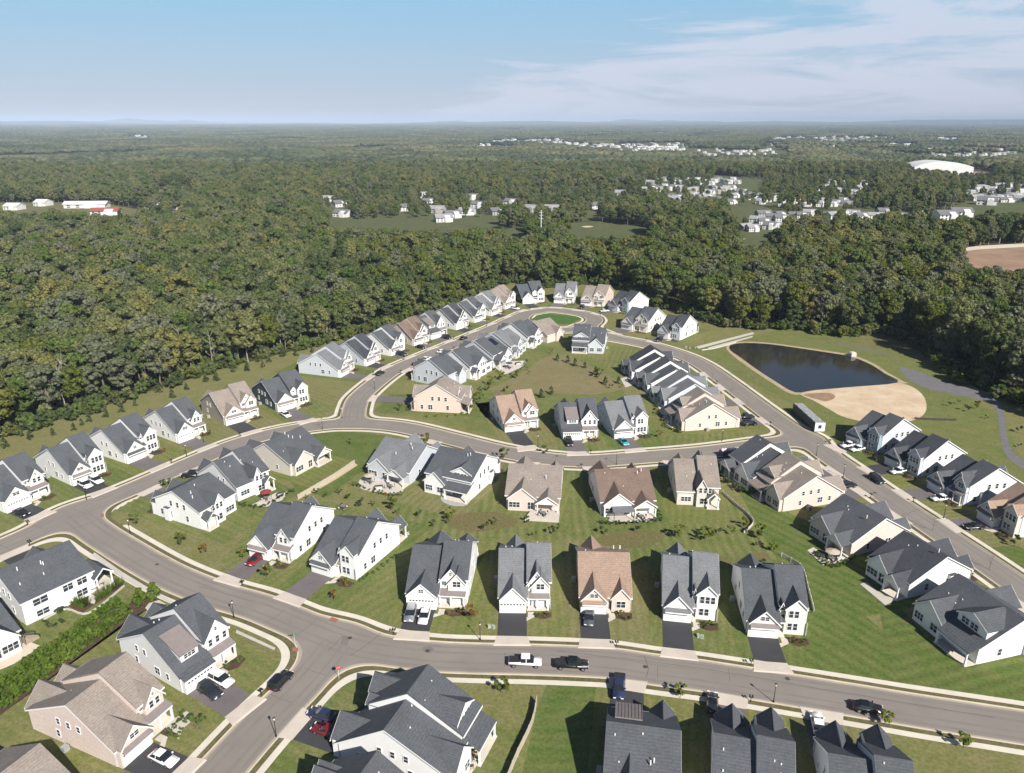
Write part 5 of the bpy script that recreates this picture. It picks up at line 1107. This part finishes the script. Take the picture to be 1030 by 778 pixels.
# ------------------------------------------------ garden plants
SAPC=[crown_mesh('young_crown',500+i,1.25,.7,3.0,8,34,.34,m) for i,m in enumerate((LEAFG,LEAFB,LEAFD,LEAFY))]; SAPR=crown_mesh('young_crown',510,1.1,.7,2.8,8,34,.32,LEAFR)
SAPT=trunk_mesh('young_trunk',77,1.9,.06,3,BARK,.5); CON=crown_mesh('young_conifer',520,1.0,.15,2.9,16,26,.3,LEAFD,'cone')
SHR=[crown_mesh('shrub_leaves',530+i,.62,.02,.95,6,24,.22,m) for i,m in enumerate((LEAFG,LEAFD,LEAFB,LEAFR,LEAFY))]
BARE=trunk_mesh('thin_trunk',90,3.6,.05,14,BARK,.9)
def sap(px,py,k,s=1.0,label=None):
    x,y=G(px,py)
    if k==9: t=thing('conifer_sapling','small dark evergreen sapling planted on the grass strip','young tree',(x,y,0),rnd.uniform(0,6),'evergreen saplings on the grass strips'); link('crown',CON,t,scale=s); link('trunk',SAPT,t,scale=(1,1,.4)); return
    if k==8: thing('bare_sapling','thin bare sapling planted beside the pond street','young tree',(x,y,0),rnd.uniform(0,6),'bare saplings by the pond street',me=BARE,scale=s); return
    wd=['green','bright yellow-green','dark green','yellowish','rusty orange'][k]
    t=thing('young_tree',label or f'{wd} young tree with thin trunk on a lawn','young tree',(x,y,0),rnd.uniform(0,6),f'{wd} young trees on the lawns'); link('crown',SAPR if k==4 else SAPC[k],t,scale=s); link('trunk',SAPT,t,scale=s)
for X0,Y0,S_,lst in [(0,330,3.888,[(20,470),(120,435),(208,420),(290,402),(320,382),(350,368),(415,350),(477,330),(530,305),(730,242),(805,212),(848,207),(675,274),(912,172),(968,162)]),
    (200,330,4.095,[(30,220),(72,215),(140,182),(200,178),(265,163),(290,142),(345,118)]),(290,320,7.777,[(190,268),(320,205),(600,125),(450,175),(60,295)]),(480,280,4.575,[(370,380),(415,390),(450,405),(495,415),(545,445),(590,490),(340,535),(295,550),(650,485)])]:
    for x,y in lst: sap(X0+x/S_,Y0+y/S_,9,rnd.uniform(.8,1.15))
for X0,Y0,S_,lst in [(600,480,3.96,[(325,245,1),(440,258,1),(650,248,1),(705,298,1),(590,205,3),(300,243,2),(405,255,2),(478,235,2),(535,232,0),(640,280,2),(160,222,2),(30,230,2),(665,345,2),(425,232,0)]),
    (350,400,4.12,[(50,448,2),(105,453,0),(185,468,3),(205,488,0),(290,498,2),(355,538,2),(425,512,1),(412,525,0),(565,552,2),(610,530,0),(745,522,2),(772,582,0),(845,568,2),(872,557,0)]),
    (200,330,4.095,[(485,690,0),(520,700,2),(580,690,0),(612,710,2),(640,655,0),(660,740,2),(445,710,0),(790,750,2),(625,480,0),(720,560,2)]),
    (480,280,4.575,[(180,462,3),(110,470,1),(65,495,1),(45,520,3),(240,445,0),(230,425,0),(340,350,4),(130,525,2),(665,505,4),(615,510,0),(20,565,0),(35,612,2),(560,460,3)]),
    (720,330,3.3226,[(780,262,2),(810,256,0),(840,280,2),(905,305,2),(870,272,3),(1010,350,2),(1012,400,2)])]:
    for x,y,k in lst: sap(X0+x/S_,Y0+y/S_,k,rnd.uniform(.5,.85)*(1.6 if k in(1,3) else 1))
for q in [(758,386),(746.5,376),(771,394),(759,391.5),(787,403),(750,380),(779,399),(765,389),(716,381.5),(735,397),(751.5,409),(690,366),(937,534),(996,573.5),(741,378.5),(880,470),(963,495)]: sap(*q,8,rnd.uniform(.8,1.15))
for q,k in [((182,544.5),3),((205.6,553),4),((136,524),0),((168.5,486),0),((336.5,599),4),((268,576.5),3),((474,620),4),((505,693),3),((684,697),1),((969,748),1),((890,725),1),((200,733),0),((428,443),3),((507,457),3),((402,409),3),((549,452),2),((663,436),4),((735,462),1),((738,466),0),((245,557),1),((61,460),2),((1020,545),2),((868,441),2)]: sap(q[0],q[1]+5,k,rnd.uniform(.85,1.25))
def shrub(x,y,k=None,s=None,nm='shrub'):
    k=rnd.choice([0,0,1,1,2,3,4]) if k is None else k; wd=['green','dark green','lime green','rusty','yellow-green'][k]
    thing('shrub',f'low {wd} shrub in a garden bed','shrub',(x,y,.03),rnd.uniform(0,6),f'{wd} shrubs in the garden beds',me=SHR[k],scale=s or rnd.uniform(.6,1.25))
for h in HOUSES:
    if h.get('bed'):
        n=1 if h['far'] else 4
        for k in range(n):
            u=(k+rnd.uniform(.1,.9))/n; x=(h['xs']+1.9+(h['W']/2-h['xs']-2.0)*u)*h['s']; p=h['Wd'](x,rnd.uniform(-1.2,.2)); shrub(*p)
# shrub rows beside walls and terraces
def shrub_row(px,n,k=1,s=.8,jit=.25):
    pts=px_line(px,4); 
    for i in range(n):
        t=i/(n-1)*(len(pts)-1); a=int(min(t,len(pts)-2)); q=pts[a]+(pts[a+1]-pts[a])*(t-a); shrub(q[0]+rnd.uniform(-jit,jit),q[1]+rnd.uniform(-jit,jit),k if k is not None else None,s*rnd.uniform(.85,1.2))
shrub_row([(362,585),(380,574),(398,560)],9,1,.7,.05)
shrub_row([(358,489),(375,495),(390,499),(402,499)],12,None,1.0); shrub_row([(243,509),(262,512),(280,503),(296,495)],13,1,1.0)
shrub_row([(604,527),(625,528),(659,525)],16,1,.9,.1); shrub_row([(664,525),(661,515)],4,1,1.0)
shrub_row([(724,478),(730,486),(742,493),(752,497),(762,492)],14,1,1.5,.6); shrub_row([(822,560),(832,570),(845,570),(858,562)],12,0,1.0)
shrub_row([(660,410),(663,418),(668,427),(676,433),(686,436)],11,None,1.4,.7); shrub_row([(497,373),(508,379),(525,372),(530,364)],10,1,1.0)
shrub_row([(62,627),(52,632),(46,628)],4,1,.9,.1); shrub_row([(58,618),(64,614)],4,1,1.0,.1)
shrub_row([(472,414),(478,404),(484,394)],9,None,1.5,.8); shrub_row([(470,417),(455,419),(430,420)],6,4,1.1,.5)
shrub_row([(484,745),(478,760),(466,775)],6,3,1.0); shrub_row([(470,722),(482,728),(488,735)],7,1,1.2)
shrub_row([(172,740),(180,745),(186,728),(180,718)],7,None,1.1)
# ornamental grasses at the corner house
TUFT=MB()
rt=random.Random(4)
for k in range(70):
    a=rt.uniform(0,6.28); r=rt.uniform(0,.25); l=rt.uniform(.5,.75); x,y=r*math.cos(a),r*math.sin(a); TUFT.add([(x-.03,y,0),(x+.03,y,0),(x+math.cos(a)*l*.8,y+math.sin(a)*l*.8,1.0+rt.uniform(-.2,.2))],[(0,1,2)])
TM=TUFT.mesh('grass_tuft',LEAFH)
for px,py in [(69,606),(73,608),(77,609),(81,610),(85,611),(70,602),(75,604),(80,606),(88,609),(97,604),(101,602),(105,600),(109,597),(113,594),(117,592),(121,589),(101,598),(106,595),(111,592),(116,588),(66,604),(84,607)]:
    x,y=G(px,py); thing('ornamental_grass','bright green ornamental grass clump by the corner house wall','grass clump',(x,y,.03),rnd.uniform(0,6),'ornamental grasses by the corner house',me=TM,scale=rnd.uniform(1.3,1.8))
flat('planting_bed',[[(64,600),(72,614),(83,617),(90,612),(126,589),(118,583),(95,596)]],.03,MULCH)
wl_=px_line([(44,624),(66,613.5),(84,618.5),(100,611),(125,590)],3)
k=MB(); o=wl_[0]
for a,b in zip(wl_[:-1],wl_[1:]):
    a=a-o;b=b-o; d=(b-a)/np.linalg.norm(b-a); n=np.array([-d[1],d[0]])*.12; k.add([(*(a-n),0),(*(b-n),0),(*(b+n),0),(*(a+n),0),(*(a-n),.35),(*(b-n),.35),(*(b+n),.35),(*(a+n),.35)],[(4,5,6,7),(0,1,5,4),(2,3,7,6),(1,2,6,5),(3,0,4,7)])
thing('garden_wall','low white stone edging around the corner house grasses','wall',(o[0],o[1],0),me=fixn(k.mesh('garden_wall',CONCW)))
# hedge of arborvitae
ARB=[crown_mesh('hedge_plant',560+i,1.15,.05,3.1,18,34,.34,LEAFH,'cone') for i in range(2)]
a0,a1=np.array(G(-6,717)),np.array(G(128,619)); b0,b1=np.array(G(-6,700)),np.array(G(118,611))
for (p,q,n) in ((a0,a1,27),(b0,b1,26)):
    for i in range(n):
        c_=p+(q-p)*((i+rnd.uniform(-.15,.15))/(n-1)); thing('arborvitae','bright green conical evergreen in the double hedge behind the lower left houses','hedge plant',(c_[0],c_[1],0),rnd.uniform(0,6),'evergreens of the double hedge',me=ARB[i%2],scale=(rnd.uniform(.75,.95),rnd.uniform(.75,.95),rnd.uniform(.75,1.0)))
for q,lb in (((142,609),'lone round-topped green arborvitae just right of the hedge end'),((155.5,603),'pair-end arborvitae nearest the street corner path')): 
    x,y=G(*q); thing('arborvitae',lb,'hedge plant',(x,y,0),1,me=ARB[0],scale=1.25)
flat('planting_bed',[[(-6,724),(130,623),(150,612),(162,603),(150,598),(112,616),(-6,706)]],.026,MULCH)
# ------------------------------------------------ terraces and garden furniture
def terrace(px,z=.10,m=PATIO,n=0,name='terrace'):
    pts=[G(*q) for q in (smoothpoly(px,n) if n else px)]; mb=MB().poly(pts,-.02,z); return structure(name,fixn(mb.mesh(name,m)))
GREYP=mat('grey_paving',(.36,.34,.33),.9,.12,1.2,coords='World')
terrace([(471,726),(497,738),(488,757),(470,785),(450,785),(462,752)],m=mat('sand_paving',(.52,.45,.34),.9,.1,1.5,coords='World'))
terrace([(360,487),(370,478),(395,478),(406,489),(402,497),(385,496),(366,493)],n=3); terrace([(446,497),(462,494),(474,498),(470,508),(455,509),(444,504)],n=3,m=GREYP)
terrace([(254,508),(270,500),(278,496),(290,495),(284,503),(268,510)]); terrace([(534,516),(563,517),(562,526),(528,524)],z=.75,m=PATIO,name='raised_deck')
terrace([(614,519),(656,519),(655,525),(612,525)],m=PATIO); terrace([(728,473),(733,470),(744,482),(744,487),(738,487)],m=CONCW)
terrace([(812,554),(818,551),(836,562),(853,558),(855,561),(832,570),(828,569)],m=PATIO); terrace([(865,588),(871,586),(890,600),(904,603),(890,609)],m=CONCW)
terrace([(499,371),(513,364),(530,363),(526,369),(508,377)],m=PATIO); terrace([(624,381),(635,378),(641,386),(629,390)],m=CONCW); terrace([(660,404),(672,402),(684,425),(676,431),(668,425)],m=PATIO)
terrace([(-5,640),(14,640),(40,650),(30,658),(14,668),(-5,676)],m=mat('beige_paving',(.55,.47,.38),.9,.1,1.2,coords='World')); terrace([(165,728),(178,722),(188,716),(194,724),(184,733),(180,744),(172,738)],n=2,m=CONCW); terrace([(400,543),(402,540),(411,535),(412,538)],m=CONCW); terrace([(90,598),(98,600),(95,608),(88,606)],m=CONCW)
FUR=mat('dark_wicker',(.05,.045,.045),.8,.2,3); CUSH=mat('pale_cushion',(.55,.52,.48),.9)
TT=MB().tube((0,0,.68),(0,0,.74),.65,.65,14).mesh('table_top',mat('table_slate',(.16,.16,.17),.5)); TL=MB().tube((0,0,0),(0,0,.68),.3,.06,8).mesh('table_base',BLACKM)
CS=MB().box(-.25,.25,-.25,.25,.38,.46).mesh('chair_seat',CUSH); CB=MB().box(-.25,.25,.2,.27,.46,.95).mesh('chair_back',FUR); CLG=MB().box(-.02,.02,-.02,.02,0,.38).mesh('chair_leg',BLACKM)
UP=MB().tube((0,0,0),(0,0,2.4),.03,.03,6).mesh('parasol_pole',BLACKM)
def canopy_mesh(m,r=1.5):
    mb=MB(); n=8; v=[(0,0,2.6)]+[(r*math.cos(i*2*math.pi/n),r*math.sin(i*2*math.pi/n),2.15) for i in range(n)]+[(0,0,2.54)]
    mb.add(v,[(0,i+1,(i+1)%n+1) for i in range(n)]+[(n+1,(i+1)%n+1,i+1) for i in range(n)]); return mb.mesh('parasol_canopy',m)
PAR={'red':canopy_mesh(mat('red_canvas',(.24,.035,.035),.9)),'dark':canopy_mesh(mat('dark_canvas',(.05,.055,.07),.9)),'tan':canopy_mesh(mat('tan_canvas',(.42,.36,.28),.9))}
def dining(px,py,where,par=None,chairs=4,z=.1,closed=False):
    x,y=G(px,py); t=thing('patio_table',f'round patio table on {where}','table',(x,y,z)); link('table_top',TT,t); link('base',TL,t)
    for k in range(chairs):
        a=k*2*math.pi/chairs+.4; c=thing('patio_chair',f'dark patio chair on {where}','chair',(x+1.05*math.cos(a),y+1.05*math.sin(a),z),a-math.pi/2,f'chairs on {where}')
        link('seat',CS,c); link('back',CB,c); [link('leg',CLG,c,(sx*.22,sy*.22,0)) for sx in (-1,1) for sy in (-1,1)]
    if par: p=thing('parasol',f'{par} parasol over the table on {where}','parasol',(x+.0,y+.05,z)); link('pole',UP,p); link('canopy',PAR[par],p)
SF=MB().box(-1.0,1.0,-.4,.4,.1,.42).mesh('sofa_seat',CUSH); SB=MB().box(-1.0,1.0,.32,.5,.1,.85).mesh('sofa_back',FUR); SA=MB().box(-.09,.09,-.42,.42,.1,.62).mesh('sofa_arm',FUR)
def sofa(px,py,a,where,z=.1):
    x,y=G(px,py); t=thing('outdoor_sofa',f'low cushioned sofa on {where}','sofa',(x,y,z),a); link('seat',SF,t); link('back',SB,t); [link('arm',SA,t,(s*1.08,0,0)) for s in (-1,1)]
dining(478,742,'the sand-coloured terrace of the large junction house','dark'); dining(472,768,'the lower end of the sand-coloured terrace',None)
dining(268,503,'the paved terrace of the tall window gable house','red'); sofa(283,499,.6,'the paved terrace of the tall window gable house')
dining(372,486,'the round terrace of the light grey house','tan'); dining(392,491,'the right part of the round terrace of the light grey house'); sofa(381,492,.2,'the round terrace of the light grey house')
dining(645,522,'the terrace of the brown-roofed gabled house'); dining(836,564,'the crowded terrace right of the back lawns','tan'); sofa(826,559,-.8,'the crowded terrace right of the back lawns'); sofa(845,563,.3,'the street end of the crowded terrace')
dining(512,371,'the terrace behind the solar panel house','dark'); sofa(521,367,.5,'the terrace behind the solar panel house'); dining(633,384,'the square slab behind the packed row'); dining(668,408,'the long terrace behind the packed row','tan'); dining(675,420,'the near end of the long terrace behind the packed row'); sofa(671,414,1.0,'the long terrace behind the packed row')
dining(5,655,'the beige terrace at the left edge'); dining(399,541,'the small slab behind the tower house','tan'); dining(345,512,'the slab beside the long white house'); dining(546,521,'the raised white deck',z=.78)
# canopy over the terrace of the brown roofed gable house
x,y=G(626,521.5); t=thing('patio_gazebo','grey flat-topped canopy beside the white rear gable','gazebo',(x,y,.1),ha('brown roof and grey canopy')); link('roof',MB().sheet((-2.6,-1.9,2.5),(2.6,-1.9,2.5),(2.6,0,2.95),(-2.6,0,2.95),.08).sheet((-2.6,1.9,2.5),(2.6,1.9,2.5),(2.6,0,2.95),(-2.6,0,2.95),.08).mesh('gazebo_roof',mat('grey_canvas',(.13,.135,.15),.8)),t)
for sx in (-1,1):
    for sy in (-1,1): link('post',_mc.setdefault('gp',MB().box(-.06,.06,-.06,.06,0,2.5).mesh('gazebo_post',BLACKM)),t,(sx*2.4,sy*1.7,0))
# stairs and rail beside the corner porches
def steps(px,py,a,label,n=7,w=1.6):
    x,y=G(px,py); t=thing('garden_stairs',label,'stairs',(x,y,0),a); 
    for i in range(n): link('step',MB().box(-w/2,w/2,i*.28,i*.28+.3,0,.17*(n-i)).mesh('step',WOOD),t)
    for s in (-1,1): link('handrail',fixn(MB().prism([(0,.17*n+.85),(0,.17*n+.95),(n*.28,1.0),(n*.28,.9)],s*w/2-.04,s*w/2+.04,'x').box(s*w/2-.04,s*w/2+.04,0,.08,0,.17*n+.9).box(s*w/2-.04,s*w/2+.04,n*.28-.08,n*.28,0,.95).mesh('handrail',BLACKM)),t)
steps(103,597,k1['th']+R(200),'timber stairs with black rails beside the corner porch'); steps(24,648,R(-30),'timber stairs from the raised deck at the left edge',9)
# small dark dark grill on the sand terrace
x,y=G(486,731); t=thing('grill','black barbecue grill at the terrace corner','grill',(x,y,.1),.4); link('hood',fixn(MB().prism([(-.3,.8),(.3,.8),(.25,1.15),(-.1,1.22)],-.5,.5,'x').mesh('grill_hood',BLACKM)),t); link('cart',MB().box(-.5,.5,-.28,.28,.1,.8).mesh('grill_cart',PYL),t)
# ------------------------------------------------ air
hz=MB().box(-42000,42000,-300,42000,-3,260).mesh('haze',[]) if False else None
me=bpy.data.meshes.new('haze'); hb=MB().box(-39000,39000,-150,38000,-1.2,250); me.from_pydata(hb.v,[],hb.f); me.update()
hm=bpy.data.materials.new('haze_air'); hm.use_nodes=True; ht=hm.node_tree; ht.nodes.clear(); ho=ht.nodes.new('ShaderNodeOutputMaterial'); pv=ht.nodes.new('ShaderNodeVolumePrincipled'); pv.inputs['Density'].default_value=6e-5; pv.inputs['Color'].default_value=(.50,.61,.78,1); pv.inputs['Anisotropy'].default_value=-.3
ht.links.new(pv.outputs[0],ho.inputs['Volume']); me.materials.append(hm); ho_=link('haze',me); ho_['kind']='stuff'
